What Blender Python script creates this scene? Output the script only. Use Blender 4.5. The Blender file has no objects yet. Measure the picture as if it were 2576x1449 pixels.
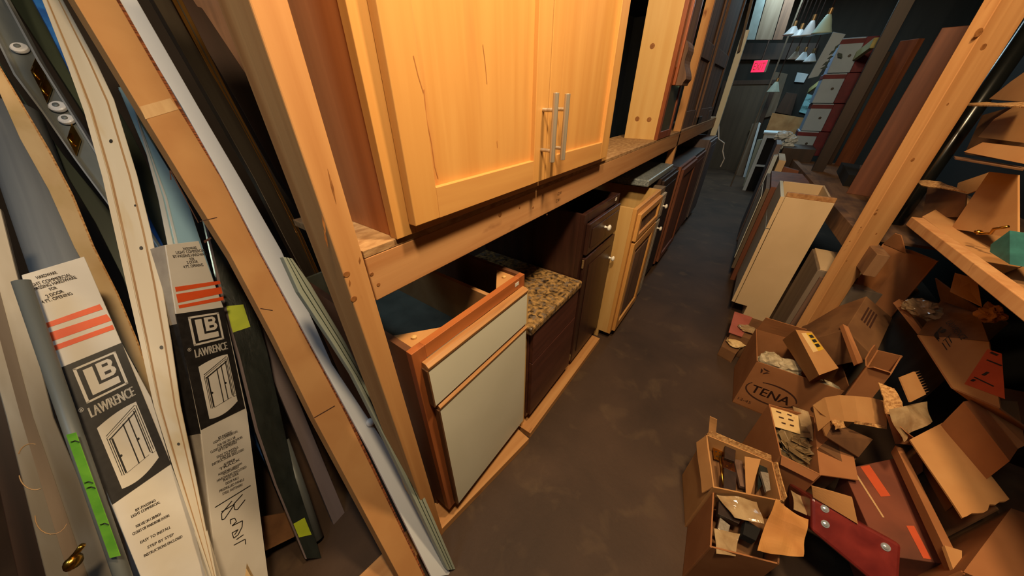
import bpy, bmesh, math, random
from mathutils import Vector as V, Matrix, noise as MN
random.seed(7)
C = bpy.context.scene.collection
S = bpy.context.scene
# ------------------------------------------------------------------ camera
FW, FH, FPX, CAMZ = 2576.0, 1449.0, 764.24, 1.373
PITCH, YAW = math.radians(32.373), math.radians(36.189)
cR = V((math.cos(YAW), math.sin(YAW), 0))
cH = V((-math.sin(YAW), math.cos(YAW), 0))
cF = cH*math.cos(PITCH) - V((0, 0, math.sin(PITCH)))
cU = cH*math.sin(PITCH) + V((0, 0, math.cos(PITCH)))
EYE = V((0, 0, CAMZ))
cam = bpy.data.cameras.new('camera'); cam.sensor_fit = 'HORIZONTAL'; cam.sensor_width = 36
cam.lens = 36*FPX/FW; cam.clip_start = .02; cam.clip_end = 60
co = bpy.data.objects.new('camera', cam); C.objects.link(co)
m3 = Matrix((cR, cU, -cF)).transposed()
co.matrix_world = Matrix.Translation(EYE) @ m3.to_4x4()
S.camera = co
# ------------------------------------------------------------------ world, exposure, lights
w = bpy.data.worlds.new('world'); S.world = w; w.use_nodes = True
w.node_tree.nodes['Background'].inputs[0].default_value = (.05, .06, .08, 1)
w.node_tree.nodes['Background'].inputs[1].default_value = .3
S.view_settings.view_transform = 'Standard'; S.view_settings.look = 'None'
S.view_settings.gamma = 1; S.view_settings.use_curve_mapping = False
S.view_settings.exposure = 0.0
def lamp(name, kind, loc, power, col, size=.1, target=None, spot=None):
    l = bpy.data.lights.new(name, kind); l.energy = power; l.color = col
    if kind == 'AREA': l.shape = 'DISK'; l.size = size
    else: l.shadow_soft_size = size
    if kind == 'SPOT': l.spot_size = math.radians(spot); l.spot_blend = .6
    o = bpy.data.objects.new(name, l); C.objects.link(o); o.location = loc
    if target is not None:
        o.rotation_euler = (V(target)-V(loc)).to_track_quat('-Z', 'Y').to_euler()
    return o
lamp('aisle_bulb', 'POINT', (.14, .72, 2.45), 104, (1, .72, .40), .07)
lamp('entrance_bulb', 'POINT', (.02, .10, 2.34), 98, (1, .75, .45), .09)
lamp('skylight_left', 'AREA', (-.75, -.9, 2.7), 10, (.62, .84, 1), .6, (-.95, .1, 1.2))
lamp('far_tube', 'AREA', (-.1, 6.9, 2.72), 42, (.62, .9, 1), 1.0, (.1, 6.9, 0))
lamp('middle_tube', 'AREA', (-.1, 5.2, 2.72), 9, (.60, .85, 1), .6, (.6, 5.4, 1.0))
# ------------------------------------------------------------------ pixel helpers (places only; real depth given)
def ray(x, y): return cF + cR*((x-FW/2)/FPX) - cU*((y-FH/2)/FPX)
def onX(x, y, v): d = ray(x, y); return EYE + d*(v/d.x)
def onY(x, y, v): d = ray(x, y); return EYE + d*(v/d.y)
def onZ(x, y, v): d = ray(x, y); return EYE + d*((v-CAMZ)/d.z)
def onK(x, y, k): return EYE + ray(x, y)*k
# ------------------------------------------------------------------ materials
def lin(c):
    return tuple((v/255/12.92 if v/255 <= .04045 else ((v/255+.055)/1.055)**2.4) for v in c) + (1,)
MATS = {}
def mat(name, c1, c2=None, rough=.6, metal=0, sc=(6, 6, 6), detail=5, ramp=(.35, .65), c3=None, sc3=(2, 2, 2), r3=(.5, .75),
        bump=0, spec=.4, trans=0, alpha=1, emit=0, bscale=None):
    m = bpy.data.materials.new(name); m.use_nodes = True
    nt = m.node_tree; N = nt.nodes; L = nt.links; b = N['Principled BSDF']
    b.inputs['Base Color'].default_value = lin(c1)
    b.inputs['Roughness'].default_value = rough; b.inputs['Metallic'].default_value = metal
    b.inputs['Specular IOR Level'].default_value = spec
    b.inputs['Transmission Weight'].default_value = trans; b.inputs['Alpha'].default_value = alpha
    if emit:
        b.inputs['Emission Color'].default_value = lin(c1); b.inputs['Emission Strength'].default_value = emit
    if c2 or bump:
        tc = N.new('ShaderNodeTexCoord'); oi = N.new('ShaderNodeObjectInfo')
        ml = N.new('ShaderNodeMath'); ml.operation = 'MULTIPLY'; ml.inputs[1].default_value = 17
        L.new(oi.outputs['Random'], ml.inputs[0])
        ad = N.new('ShaderNodeVectorMath'); ad.operation = 'ADD'
        L.new(tc.outputs['Object'], ad.inputs[0]); L.new(ml.outputs[0], ad.inputs[1])
        def nz(scale, det):
            mp = N.new('ShaderNodeMapping'); mp.inputs['Scale'].default_value = scale
            L.new(ad.outputs[0], mp.inputs['Vector'])
            t = N.new('ShaderNodeTexNoise'); t.inputs['Scale'].default_value = 1; t.inputs['Detail'].default_value = det
            t.inputs['Distortion'].default_value = .4
            L.new(mp.outputs[0], t.inputs['Vector']); return t
        t = nz(sc, detail)
        if c2:
            r = N.new('ShaderNodeValToRGB'); r.color_ramp.elements[0].position = ramp[0]; r.color_ramp.elements[1].position = ramp[1]
            r.color_ramp.elements[0].color = lin(c1); r.color_ramp.elements[1].color = lin(c2)
            L.new(t.outputs['Fac'], r.inputs[0]); out = r.outputs[0]
            if c3:
                t3 = nz(sc3, 4); q = N.new('ShaderNodeMapRange'); q.inputs[1].default_value = r3[0]; q.inputs[2].default_value = r3[1]
                L.new(t3.outputs['Fac'], q.inputs[0])
                mx = N.new('ShaderNodeMix'); mx.data_type = 'RGBA'; L.new(q.outputs[0], mx.inputs[0])
                L.new(out, mx.inputs[6]); mx.inputs[7].default_value = lin(c3); out = mx.outputs[2]
            L.new(out, b.inputs['Base Color'])
        if bump:
            tb = nz(bscale, 4) if bscale else t
            bp = N.new('ShaderNodeBump'); bp.inputs['Strength'].default_value = bump; bp.inputs['Distance'].default_value = .004
            L.new(tb.outputs['Fac'], bp.inputs['Height']); L.new(bp.outputs[0], b.inputs['Normal'])
    MATS[name] = m; return m
GV, GH = (45, 45, 2.2), (45, 2.2, 45)
maple = mat('maple_wood', (206, 154, 88), (194, 138, 74), .42, sc=(30, 30, 1.6), ramp=(.3, .75), c3=(170, 108, 60), sc3=(12, 12, 1), r3=(.62, .8), bump=.05, spec=.45)
maple_h = mat('maple_wood_rail', (204, 152, 88), (188, 132, 74), .42, sc=(30, 1.6, 30), ramp=(.3, .75), c3=(172, 108, 64), sc3=(12, 4, 18), r3=(.58, .8), bump=.05, spec=.45)
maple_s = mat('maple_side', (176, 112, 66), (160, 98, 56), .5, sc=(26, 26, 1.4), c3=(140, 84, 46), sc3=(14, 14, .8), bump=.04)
lum = mat('framing_lumber', (200, 150, 96), (168, 114, 64), .7, sc=(30, 30, 1.2), ramp=(.25, .75), c3=(140, 86, 48), sc3=(22, 22, 6), r3=(.68, .76), bump=.15)
lum_y = mat('framing_lumber_rail', (190, 142, 94), (170, 116, 70), .7, sc=(34, 1.5, 34), ramp=(.3, .7), c3=(128, 80, 46), sc3=(22, 6, 22), r3=(.66, .76), bump=.15)
lum_d = mat('dusty_lumber', (132, 96, 64), (110, 76, 50), .8, sc=(30, 2, 30), c3=(70, 46, 32), sc3=(6, 4, 6), bump=.1)
pine = mat('pale_pine', (206, 168, 108), (194, 150, 88), .55, sc=(26, 26, 1.2), ramp=(.3, .75), bump=.05)
knotm = mat('pine_knot', (150, 98, 50), (120, 74, 36), .6, sc=(90, 90, 90))
cherry = mat('cherry_wood', (150, 82, 44), (120, 60, 32), .4, sc=(30, 30, 2), spec=.5)
oakm = mat('oak_strip', (184, 136, 86), (146, 98, 56), .5, sc=(60, 3, 60), ramp=(.3, .7), bump=.1)
oakd = mat('oak_edge', (112, 76, 46), (80, 52, 32), .55, sc=(60, 60, 3), bump=.1)
redmaple = mat('orange_frame_wood', (178, 104, 54), (156, 86, 42), .45, sc=(26, 2, 26), spec=.5)
redmaple_v = mat('orange_frame_stile', (170, 98, 52), (146, 80, 42), .45, sc=(26, 26, 2), spec=.5)
sidebrown = mat('brown_side_panel', (104, 66, 44), (90, 56, 36), .6, sc=(20, 20, 2))
esp = mat('espresso_wood', (62, 36, 28), (46, 26, 21), .36, sc=(30, 30, 2), spec=.5)
espd = mat('dark_brown_wood', (54, 36, 28), (40, 27, 21), .5, sc=(24, 24, 1.5))
wine = mat('wine_brown_wood', (86, 48, 40), (68, 36, 31), .4, sc=(30, 3, 30), spec=.45)
redbrown = mat('red_brown_wood', (128, 76, 50), (106, 60, 40), .6, sc=(26, 26, 1.5), c3=(84, 48, 34), sc3=(10, 10, 1))
barn = mat('weathered_brown_board', (116, 86, 68), (96, 70, 55), .75, sc=(30, 30, 1.2), c3=(72, 52, 42), sc3=(16, 16, 2))
greywood = mat('dusty_grey_board', (120, 104, 88), (104, 88, 72), .75, sc=(18, 18, 1.5), c3=(92, 76, 60), sc3=(8, 8, 1))
ply = mat('plywood', (170, 128, 82), (148, 104, 62), .75, sc=(8, 2, 8), bump=.1)
osb = mat('chipboard_shelf', (172, 136, 94), (138, 100, 62), .85, sc=(60, 30, 80), bump=.4)
whitelam = mat('cream_laminate', (222, 220, 204), (216, 214, 197), .35, sc=(4, 4, 4), spec=.5)
creampaint = mat('cream_paint', (208, 178, 138), (200, 170, 130), .5, sc=(5, 5, 5))
intgrey = mat('grey_green_board', (112, 116, 104), (96, 100, 90), .7, sc=(14, 14, 14))
granite = mat('brown_granite_laminate', (46, 36, 30), (168, 132, 82), .3, sc=(52, 52, 52), detail=10, ramp=(.36, .62), c3=(112, 98, 86), sc3=(40, 40, 40), r3=(.54, .66), spec=.5)
greygran = mat('grey_granite_laminate', (92, 100, 104), (140, 146, 146), .35, sc=(120, 120, 120), detail=6)
card = mat('cardboard', (182, 134, 84), (172, 122, 74), .85, sc=(7, 7, 7), bump=.05, spec=.2)
tanb = mat('tan_board', (196, 168, 126), (182, 150, 108), .8, sc=(9, 9, 3), c3=(170, 142, 90), sc3=(7, 7, 7), bump=.05)
streak = mat('maple_streak', (176, 116, 64), (164, 104, 56), .5, sc=(40, 40, 40))
cardr = mat('reddish_cardboard', (160, 106, 66), (146, 94, 56), .85, sc=(6, 6, 6), bump=.05, spec=.2)
cardd = mat('dirty_shaded_cardboard', (128, 90, 58), (108, 74, 48), .9, sc=(9, 9, 9), c3=(76, 50, 32), sc3=(5, 5, 5), spec=.2)  # darker cardboard: dirty cartons, and shade painted into inner walls, flaps and layers
tornm = mat('torn_cardboard_edge', (206, 160, 104), (150, 104, 62), .95, sc=(120, 120, 120), bump=.5, spec=.1)
corrug = mat('corrugated_edge', (150, 84, 44), (90, 46, 24), .9, sc=(10, 10, 260), ramp=(.45, .55))
tapem = mat('clear_tape', (206, 168, 120), (190, 150, 104), .2, sc=(50, 50, 8), spec=.6)
paperw = mat('white_carton', (212, 206, 198), (204, 197, 188), .6, sc=(9, 9, 9), spec=.35)
paperg = mat('grey_carton_side', (168, 158, 146), (150, 140, 130), .75, sc=(20, 20, 20))
inkk = mat('black_ink', (40, 37, 36), (30, 27, 26), .5, sc=(60, 60, 60))
inkt = mat('printed_text', (58, 50, 46), rough=.7)
inkb = mat('brown_print', (62, 32, 18), rough=.8)
inko = mat('orange_ink', (228, 92, 44), (218, 82, 36), .5, sc=(20, 20, 20))
casing = mat('painted_casing', (206, 196, 178), (196, 182, 160), .45, sc=(16, 16, 2), c3=(186, 160, 110), sc3=(9, 9, 3), r3=(.58, .75), bump=.05)
casingo = mat('casing_groove', (150, 112, 72), (170, 136, 96), .6, sc=(30, 30, 3))
whitemet = mat('white_coated_metal', (206, 208, 212), (196, 197, 202), .25, sc=(8, 8, 1), spec=.6)
alum = mat('aluminium', (182, 186, 190), (166, 170, 176), .35, .45, sc=(40, 40, 1.5))
galv = mat('galvanised_steel', (146, 142, 136), (126, 120, 112), .5, .55, sc=(14, 14, 3), c3=(112, 100, 82), sc3=(9, 9, 2))
galvb = mat('blue_grey_pipe', (118, 122, 120), (100, 104, 104), .45, .2, sc=(14, 14, 3))
chrome = mat('polished_chrome', (206, 212, 218), rough=.2, metal=.6)
steel = mat('brushed_steel', (196, 184, 166), (172, 160, 142), .32, .6, sc=(160, 160, 3))
brass = mat('brass', (206, 160, 70), (170, 118, 44), .25, 1, sc=(20, 20, 20))
bronze = mat('bronze_trim', (74, 66, 56), (58, 50, 42), .4, .5, sc=(30, 30, 2))
goldtrim = mat('gold_trim', (168, 126, 66), (140, 98, 46), .3, .9, sc=(40, 40, 1))
copper = mat('antique_copper', (120, 66, 38), (84, 46, 30), .35, .8, sc=(40, 40, 40))
dullmet = mat('dull_hinge_metal', (164, 136, 96), (128, 104, 72), .4, .45, sc=(30, 30, 30))
darkg = mat('dark_green_door', (54, 64, 54), (44, 52, 44), .5, sc=(10, 10, 2))
blackp = mat('black_plastic_wrap', (26, 30, 28), (42, 46, 43), .22, sc=(24, 24, 8), bump=.6, spec=.6)
blackm = mat('black_pipe', (16, 18, 18), rough=.22, spec=.6)
bluem = mat('blue_foam', (36, 96, 168), (26, 72, 140), .5, sc=(30, 30, 30))
mirr = mat('mirror_sky_tint', (150, 188, 208), rough=.2, metal=.35)  # pale blue stands in for the skylight the mirror would reflect
purp = mat('purple_grey_board', (112, 98, 100), (96, 84, 86), .6, sc=(20, 20, 2))
greyg = mat('grey_green_panel', (136, 146, 136), (150, 156, 142), .5, sc=(60, 60, 2))
ygreen = mat('fluorescent_label', (182, 196, 44), (164, 180, 38), .6, sc=(14, 14, 14))
lgreen = mat('green_tape', (120, 186, 60), (98, 164, 52), .5, sc=(12, 12, 30))
plast = mat('white_plastic', (214, 212, 214), rough=.35, spec=.5)
knobm = mat('white_ceramic', (226, 222, 214), rough=.25, spec=.6)
bagm = mat('clear_plastic_bag', (206, 176, 132), (170, 136, 96), .14, sc=(22, 22, 22), bump=.8, spec=.9, trans=.3)
netm = mat('crumpled_white_wrap', (198, 180, 146), (164, 146, 114), .7, sc=(60, 60, 60), bump=.5)
striped = mat('red_brown_carton', (124, 66, 44), (104, 54, 36), .8, sc=(8, 8, 8), c3=(84, 46, 30), sc3=(6, 6, 6))
kraft = mat('kraft_paper', (190, 134, 72), (168, 112, 56), .8, sc=(12, 12, 12), bump=.3)
redbox = mat('dark_red_hide', (128, 44, 38), (100, 30, 28), .32, sc=(16, 16, 16), c3=(150, 70, 60), sc3=(14, 14, 14), r3=(.62, .8), bump=.2, spec=.55)
redstrap = mat('maroon_strap', (108, 22, 40), (84, 14, 30), .6, sc=(10, 10, 10))
orangel = mat('orange_label', (198, 82, 40), (184, 72, 34), .6, sc=(12, 12, 12))
yell = mat('yellow_label', (214, 172, 48), (202, 156, 40), .6, sc=(12, 12, 12))
creaml = mat('cream_label', (222, 188, 132), (212, 176, 118), .6, sc=(16, 16, 16))
pinkc = mat('faded_red_carton', (176, 96, 82), (160, 84, 70), .8, sc=(10, 10, 10))
teal = mat('teal_carton', (46, 100, 96), (36, 82, 80), .5, sc=(30, 30, 30))
floorm = mat('worn_concrete', (78, 58, 44), (56, 41, 31), .7, sc=(2.6, 2.6, 2.6), detail=10, ramp=(.3, .7), c3=(104, 82, 58), sc3=(7, 7, 7), r3=(.58, .95), bump=.25, bscale=(60, 60, 60), spec=.3)
wallm = mat('dark_wall', (58, 48, 40), (48, 39, 33), .85, sc=(3, 3, 1))
ceilm = mat('dark_ceiling', (40, 38, 36), (32, 30, 28), .9, sc=(3, 3, 3))
farwall = mat('far_wall_panelling', (48, 45, 40), (38, 36, 32), .8, sc=(8, 8, 1))
doordark = mat('brown_door', (74, 64, 52), (62, 53, 43), .55, sc=(12, 12, 1))
exitm = mat('exit_red', (255, 20, 70), rough=.4, emit=1.3)
exitk = mat('exit_letter', (150, 60, 40), rough=.5)
glassw = mat('frosted_shade', (206, 212, 214), rough=.3, spec=.5)
glasslit = mat('pale_glass_globe', (200, 232, 222), rough=.25, spec=.5)
glassp = mat('window_glass', (190, 190, 170), rough=.05, trans=.9, spec=.5)
bluep = mat('cool_tinted_white_paint', (150, 172, 196), (140, 162, 186), .5, sc=(6, 6, 6))  # white paint with the blue of the cool light put into its colour
dimb = mat('dim_grey_board', (112, 120, 118), (98, 106, 104), .7, sc=(8, 8, 8))
bluew = mat('white_painted_panel', (196, 206, 212), (186, 196, 203), .5, sc=(6, 6, 6))
picm = mat('seaside_picture', (150, 200, 206), (60, 96, 92), .3, sc=(9, 9, 14), ramp=(.45, .62))
plantm = mat('dark_leaf', (40, 62, 62), rough=.6)
yelwood = mat('yellow_lumber', (168, 160, 104), (150, 140, 88), .7, sc=(26, 26, 2))
voidm = mat('black_box_and_shade', (20, 17, 15), rough=.9)  # black of boxes, and of darkness painted behind the rack and in openings
# ------------------------------------------------------------------ mesh helpers
class MB:
    def __init__(s): s.v = []; s.f = []; s.m = []
    def add(s, vs, fs, mi=0):
        n = len(s.v); s.v += [V(p) for p in vs]
        s.f += [tuple(i+n for i in f) for f in fs]; s.m += [mi]*len(fs); return s
    def hexa(s, a, b, mi=0):      # a, b: matching quads
        return s.add(list(a)+list(b), [(0, 1, 2, 3), (7, 6, 5, 4), (0, 4, 5, 1), (1, 5, 6, 2), (2, 6, 7, 3), (3, 7, 4, 0)], mi)
    def box(s, x0, x1, y0, y1, z0, z1, mi=0):
        q = lambda z: [V((x0, y0, z)), V((x1, y0, z)), V((x1, y1, z)), V((x0, y1, z))]
        return s.hexa(q(z0), q(z1), mi)
    def prism(s, poly, off, mi=0):
        n = len(poly); P = [V(p) for p in poly]; Q = [p+V(off) for p in P]
        return s.add(P+Q, [tuple(range(n)), tuple(range(2*n-1, n-1, -1))] + [(i, i+n, (i+1) % n+n, (i+1) % n) for i in range(n)], mi)
    def slab(s, quad, t, toward=None, mi=0):   # quad plus thickness t away from 'toward'
        q = [V(p) for p in quad]; n = (q[2]-q[0]).cross(q[3]-q[1]).normalized()
        c = sum(q, V())/4
        if n.dot((V(toward) if toward is not None else EYE)-c) < 0: n = -n
        return s.hexa(q, [p-n*t for p in q], mi)
    def cyl(s, a, b, r, seg=16, mi=0, r2=None): return s.lathe(a, V(b)-V(a), [(r, 0), (r if r2 is None else r2, (V(b)-V(a)).length)], seg, mi)
    def lathe(s, o, ax, prof, seg=20, mi=0):
        o = V(o); z = V(ax).normalized(); x = z.orthogonal().normalized(); y = z.cross(x)
        vs = []; fs = []
        for r, h in prof:
            for i in range(seg):
                a = 2*math.pi*i/seg; vs.append(o + z*h + (x*math.cos(a)+y*math.sin(a))*r)
        for j in range(len(prof)-1):
            for i in range(seg):
                k = (i+1) % seg; fs.append((j*seg+i, j*seg+k, (j+1)*seg+k, (j+1)*seg+i))
        fs.append(tuple(range(seg-1, -1, -1))); n = (len(prof)-1)*seg; fs.append(tuple(range(n, n+seg)))
        return s.add(vs, fs, mi)
    def tube(s, pts, r, seg=8, mi=0):
        pts = [V(p) for p in pts]; vs = []; fs = []; x = None
        for i, p in enumerate(pts):
            d = (pts[min(i+1, len(pts)-1)]-pts[max(i-1, 0)]).normalized()
            x = d.orthogonal().normalized() if x is None else (x-d*x.dot(d)).normalized()
            y = d.cross(x)
            vs += [p+(x*math.cos(2*math.pi*k/seg)+y*math.sin(2*math.pi*k/seg))*r for k in range(seg)]
        for j in range(len(pts)-1):
            for i in range(seg):
                k = (i+1) % seg; fs.append((j*seg+i, j*seg+k, (j+1)*seg+k, (j+1)*seg+i))
        fs.append(tuple(range(seg-1, -1, -1))); n = (len(pts)-1)*seg; fs.append(tuple(range(n, n+seg)))
        return s.add(vs, fs, mi)
    def blob(s, c, size, amp=.25, freq=3, sub=3, seed=0, mi=0):
        bm = bmesh.new(); bmesh.ops.create_icosphere(bm, subdivisions=sub, radius=1)
        vs = []
        for v in bm.verts:
            p = v.co.copy(); k = 1 + amp*MN.noise(p*freq+V((seed*3.1, seed*1.7, seed))) + amp*.5*abs(MN.noise(p*freq*2.7+V((seed, 5, 1))))
            vs.append(V(c)+V((p.x*size[0], p.y*size[1], p.z*size[2]))*k)
        fs = [tuple(v.index for v in f.verts) for f in bm.faces]; bm.free()
        return s.add(vs, fs, mi)
    def sheet(s, quad, nx, ny, t, amp=.01, freq=8, seed=0, rag=(), mi=0, toward=None, curl=0):
        # rippled sheet over a quad (tl, tr, br, bl); ragged chosen sides ('t','b','l','r')
        q = [V(p) for p in quad]; n = (q[2]-q[0]).cross(q[3]-q[1]).normalized()
        if n.dot((V(toward) if toward is not None else EYE)-sum(q, V())/4) < 0: n = -n
        A = []; B = []
        for j in range(ny+1):
            for i in range(nx+1):
                u = i/nx; v = j/ny
                if 'l' in rag and i == 0: u += .05*(MN.noise(V((seed, v*19, 1)))+.4)
                if 'r' in rag and i == nx: u -= .05*(MN.noise(V((seed, v*19, 2)))+.4)
                if 't' in rag and j == 0: v += .05*(MN.noise(V((u*19, seed, 3)))+.4)
                if 'b' in rag and j == ny: v -= .05*(MN.noise(V((u*19, seed, 4)))+.4)
                p = (q[0]*(1-u)+q[1]*u)*(1-v)+(q[3]*(1-u)+q[2]*u)*v
                p = p + n*(amp*MN.noise(p*freq+V((seed, seed, seed))) + curl*4*u*(1-u))
                A.append(p); B.append(p-n*t)
        W = nx+1; K = len(A); fs = []
        for j in range(ny):
            for i in range(nx):
                a = j*W+i; fs.append((a, a+1, a+W+1, a+W)); fs.append((a+K, a+W+K, a+W+1+K, a+1+K))
        per = [i for i in range(nx)] + [j*W+nx for j in range(ny)] + [ny*W+i for i in range(nx, 0, -1)] + [j*W for j in range(ny, 0, -1)]
        for a, b in zip(per, per[1:]+per[:1]): fs.append((a, a+K, b+K, b))
        return s.add(A+B, fs, mi)
    def text(s, st, o, ux, uy, h, w=None, mi=0, center=False, bold=0):
        if bold:
            for k in (-1, 1): s.text(st, V(o)+V(ux)*bold*k, ux, uy, h, w, mi, center)
        vs, fs = glyphs(st)
        if not vs: return s
        x0 = min(v[0] for v in vs); x1 = max(v[0] for v in vs); y1 = max(v[1] for v in vs); y0 = min(v[1] for v in vs)
        sy = h/(y1-y0); sx = sy if w is None else w/(x1-x0); off = (x1-x0)*sx/2 if center else 0
        ux = V(ux); uy = V(uy)
        return s.add([V(o)+ux*((a-x0)*sx-off)+uy*((b-y0)*sy) for a, b in vs], fs, mi)
_G = {}
def glyphs(st):
    if st not in _G:
        cu = bpy.data.curves.new('t', 'FONT'); cu.body = st; cu.resolution_u = 3
        ob = bpy.data.objects.new('t', cu); C.objects.link(ob)
        dg = bpy.context.evaluated_depsgraph_get(); me = bpy.data.meshes.new_from_object(ob.evaluated_get(dg))
        _G[st] = ([(v.co.x, v.co.y) for v in me.vertices], [tuple(p.vertices) for p in me.polygons])
        bpy.data.objects.remove(ob); bpy.data.curves.remove(cu); bpy.data.meshes.remove(me)
    return _G[st]
def planar(q):
    # fourth corner slid along its own sight line into the plane of the other three
    q = [V(p) for p in q]; n = (q[1]-q[0]).cross(q[3]-q[0]); d = q[2]-EYE
    q[2] = EYE+d*((q[0]-EYE).dot(n)/d.dot(n)); return q
MM = {}
def frame(o, z, x=None):
    z = V(z).normalized(); x = V(x) if x is not None else z.orthogonal(); x = (x-z*x.dot(z)).normalized(); y = z.cross(x)
    return Matrix.Translation(V(o)) @ Matrix((x, y, z)).transposed().to_4x4()
def setp(o, label=None, cat=None, group=None, kind=None):
    if label: o['label'] = label
    if cat: o['category'] = cat
    if group: o['group'] = group
    if kind: o['kind'] = kind
def thing(name, label, cat, M=None, loc=None, group=None):
    o = bpy.data.objects.new(name, None); o.empty_display_size = .05; C.objects.link(o)
    M = M if M is not None else Matrix.Translation(V(loc)); o.matrix_world = M; MM[o.name] = M
    setp(o, label, cat, group); return o
def build(mb, name, mats, parent=None, label=None, cat=None, group=None, kind=None, M=None, bevel=0, smooth=False, flat_print=False):
    if not isinstance(mats, (list, tuple)): mats = [mats]
    if parent is not None: M = MM[parent.name]
    elif M is None:
        xs = [v.x for v in mb.v]; ys = [v.y for v in mb.v]; zs = [v.z for v in mb.v]
        M = Matrix.Translation(V(((min(xs)+max(xs))/2, (min(ys)+max(ys))/2, min(zs))))
    I = M.inverted(); me = bpy.data.meshes.new(name)
    me.from_pydata([I @ v for v in mb.v], [], mb.f); me.update()
    for m in mats: me.materials.append(m)
    for p, i in zip(me.polygons, mb.m): p.material_index = i; p.use_smooth = smooth
    if not flat_print:
        bm = bmesh.new(); bm.from_mesh(me); bmesh.ops.recalc_face_normals(bm, faces=bm.faces); bm.to_mesh(me); bm.free()
    o = bpy.data.objects.new(name, me); C.objects.link(o); MM[o.name] = M
    if parent is not None: o.parent = parent
    else: o.matrix_world = M
    if bevel:
        b = o.modifiers.new('edge', 'BEVEL'); b.width = bevel; b.segments = 2; b.limit_method = 'ANGLE'; b.angle_limit = .7
    setp(o, label, cat, group, kind); return o
def bx(parent, name, x0, x1, y0, y1, z0, z1, m, bevel=.0015, **k):
    return build(MB().box(x0, x1, y0, y1, z0, z1), name, m, parent, bevel=bevel, **k)
def parts(parent, name, m, boxes, bevel=.001):
    for b in boxes: bx(parent, name, *b, m, bevel)
def secs3(secs, c):
    # one flat face: through the first and last left-edge points, across direction c
    f, l = secs[0], secs[-1]; P0, P1 = onK(f[0], f[1], f[4]), onK(l[0], l[1], l[4]); n = c.cross(P0-P1).normalized()
    if n.dot(EYE-P0) < 0: n = -n
    hit = lambda x, y: EYE+ray(x, y)*((P0-EYE).dot(n)/ray(x, y).dot(n))
    return [hit(q[0], q[1]) for q in secs], [hit(q[2], q[3]) for q in secs], n
class Strip:
    # a long piece leaning on the left: cross sections (left px, right px, depth) from the top down
    def __init__(s, secs, t, floor=.02, top=0, c=(-.12, 1, 0)):
        L, R, n = secs3(secs, V(c))
        if floor is not None:
            d = ((L[-1]+R[-1])-(L[-2]+R[-2]))/2
            k = (floor-(L[-1].z+R[-1].z)/2)/d.z if d.z < -1e-4 else 0
            if k > 0: L.append(L[-1]+(L[-1]-L[-2])*k); R.append(R[-1]+(R[-1]-R[-2])*k)
        if top:
            d = ((L[0]+R[0])-(L[1]+R[1]))/2; k = top/d.length
            L.insert(0, L[0]+(L[0]-L[1])*k); R.insert(0, R[0]+(R[0]-R[1])*k)
        s.L, s.R, s.t = L, R, t
        ax = (L[0]+R[0]-L[-1]-R[-1]).normalized(); ac = sum(((r-l) for l, r in zip(L, R)), V()).normalized()
        s.n, s.ax, s.ac = n, ax, ac
        # never below the floor at the back edge
        s.M = frame((L[-1]+R[-1])/2, ax, ac)
        b = [p-n*t for p in (L[-1], R[-1])]
    def mesh(s, u0=0, u1=1, f0=0, t=None, mi=0):
        t = s.t if t is None else t; mb = MB(); vs = []; N = len(s.L)
        for l, r in zip(s.L, s.R):
            a = l+(r-l)*u0+s.n*f0; b = l+(r-l)*u1+s.n*f0; vs += [a, b, b-s.n*t, a-s.n*t]
        fs = [(0, 1, 2, 3), (4*N-1, 4*N-2, 4*N-3, 4*N-4)]
        for j in range(N-1):
            for i in range(4):
                k = (i+1) % 4; fs.append((4*j+i, 4*j+4+i, 4*j+4+k, 4*j+k))
        return mb.add(vs, fs, mi)
    def at(s, x, y, e=.0006):      # pixel onto the (local) front face
        d = ray(x, y); return EYE + d*((s.L[0]+s.n*e-EYE).dot(s.n)/d.dot(s.n))
    def patch(s, px, e=.0006, mi=0, mb=None, t=.0004):
        mb = mb or MB(); pts = [s.at(x, y, e) for x, y in px]
        return mb.prism(pts, -s.n*t, mi)
def lean(name, label, cat, secs, t, m, floor=.02, top=.25, bevel=.0015, group=None, c=(-.12, 1, 0)):
    s = Strip(secs, t, floor, top, c); s.o = build(s.mesh(), name, m, label=label, cat=cat, group=group, M=s.M, bevel=bevel); return s
def carton(name, label, cat, base, top, m, flaps=(), t=.004, group=None, lid=False, M=None, m_in=None):
    base = [V(p) for p in base]; top = [V(p) for p in top]; c = sum(base+top, V())/8
    r = thing(name, label, cat, loc=sum(base, V())/4, group=group)
    mb = MB()
    for i in range(4):
        j = (i+1) % 4; q = [base[i], base[j], top[j], top[i]]; n = (q[2]-q[0]).cross(q[3]-q[1]).normalized()
        if n.dot(c-q[0]) < 0: n = -n
        mb.hexa(q, [p+n*t for p in q])
    up = (sum(top, V())-sum(base, V())).normalized()
    mb.hexa([p+up*.001 for p in base], [p+up*(t+.001) for p in base])
    if lid: mb.hexa(top, [p+up*t for p in top])
    build(mb, 'body', m, r)
    for k, f in enumerate(flaps):
        i, ln, ang = f[:3]; tp = f[3] if len(f) > 3 else .01; fm = f[4] if len(f) > 4 and f[4] else m
        a, b = top[i], top[(i+1) % 4]; d = (b-a).normalized(); out = d.cross(up).normalized()
        if out.dot((a+b)/2-c) < 0: out = -out
        g = (out*math.sin(math.radians(ang))+up*math.cos(math.radians(ang)))*ln
        q = [a+d*.003, b-d*.003, b-d*tp+g, a+d*tp+g]
        fb = MB().sheet([q[3], q[2], q[1], q[0]], 8, 5, t*.9, .004, 9, seed=k+len(name), rag=('t',) if len(f) > 5 else (), toward=c+up)
        build(fb, 'flap', fm, r)
    r['_'] = 0; del r['_']
    return r, base, top
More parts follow.
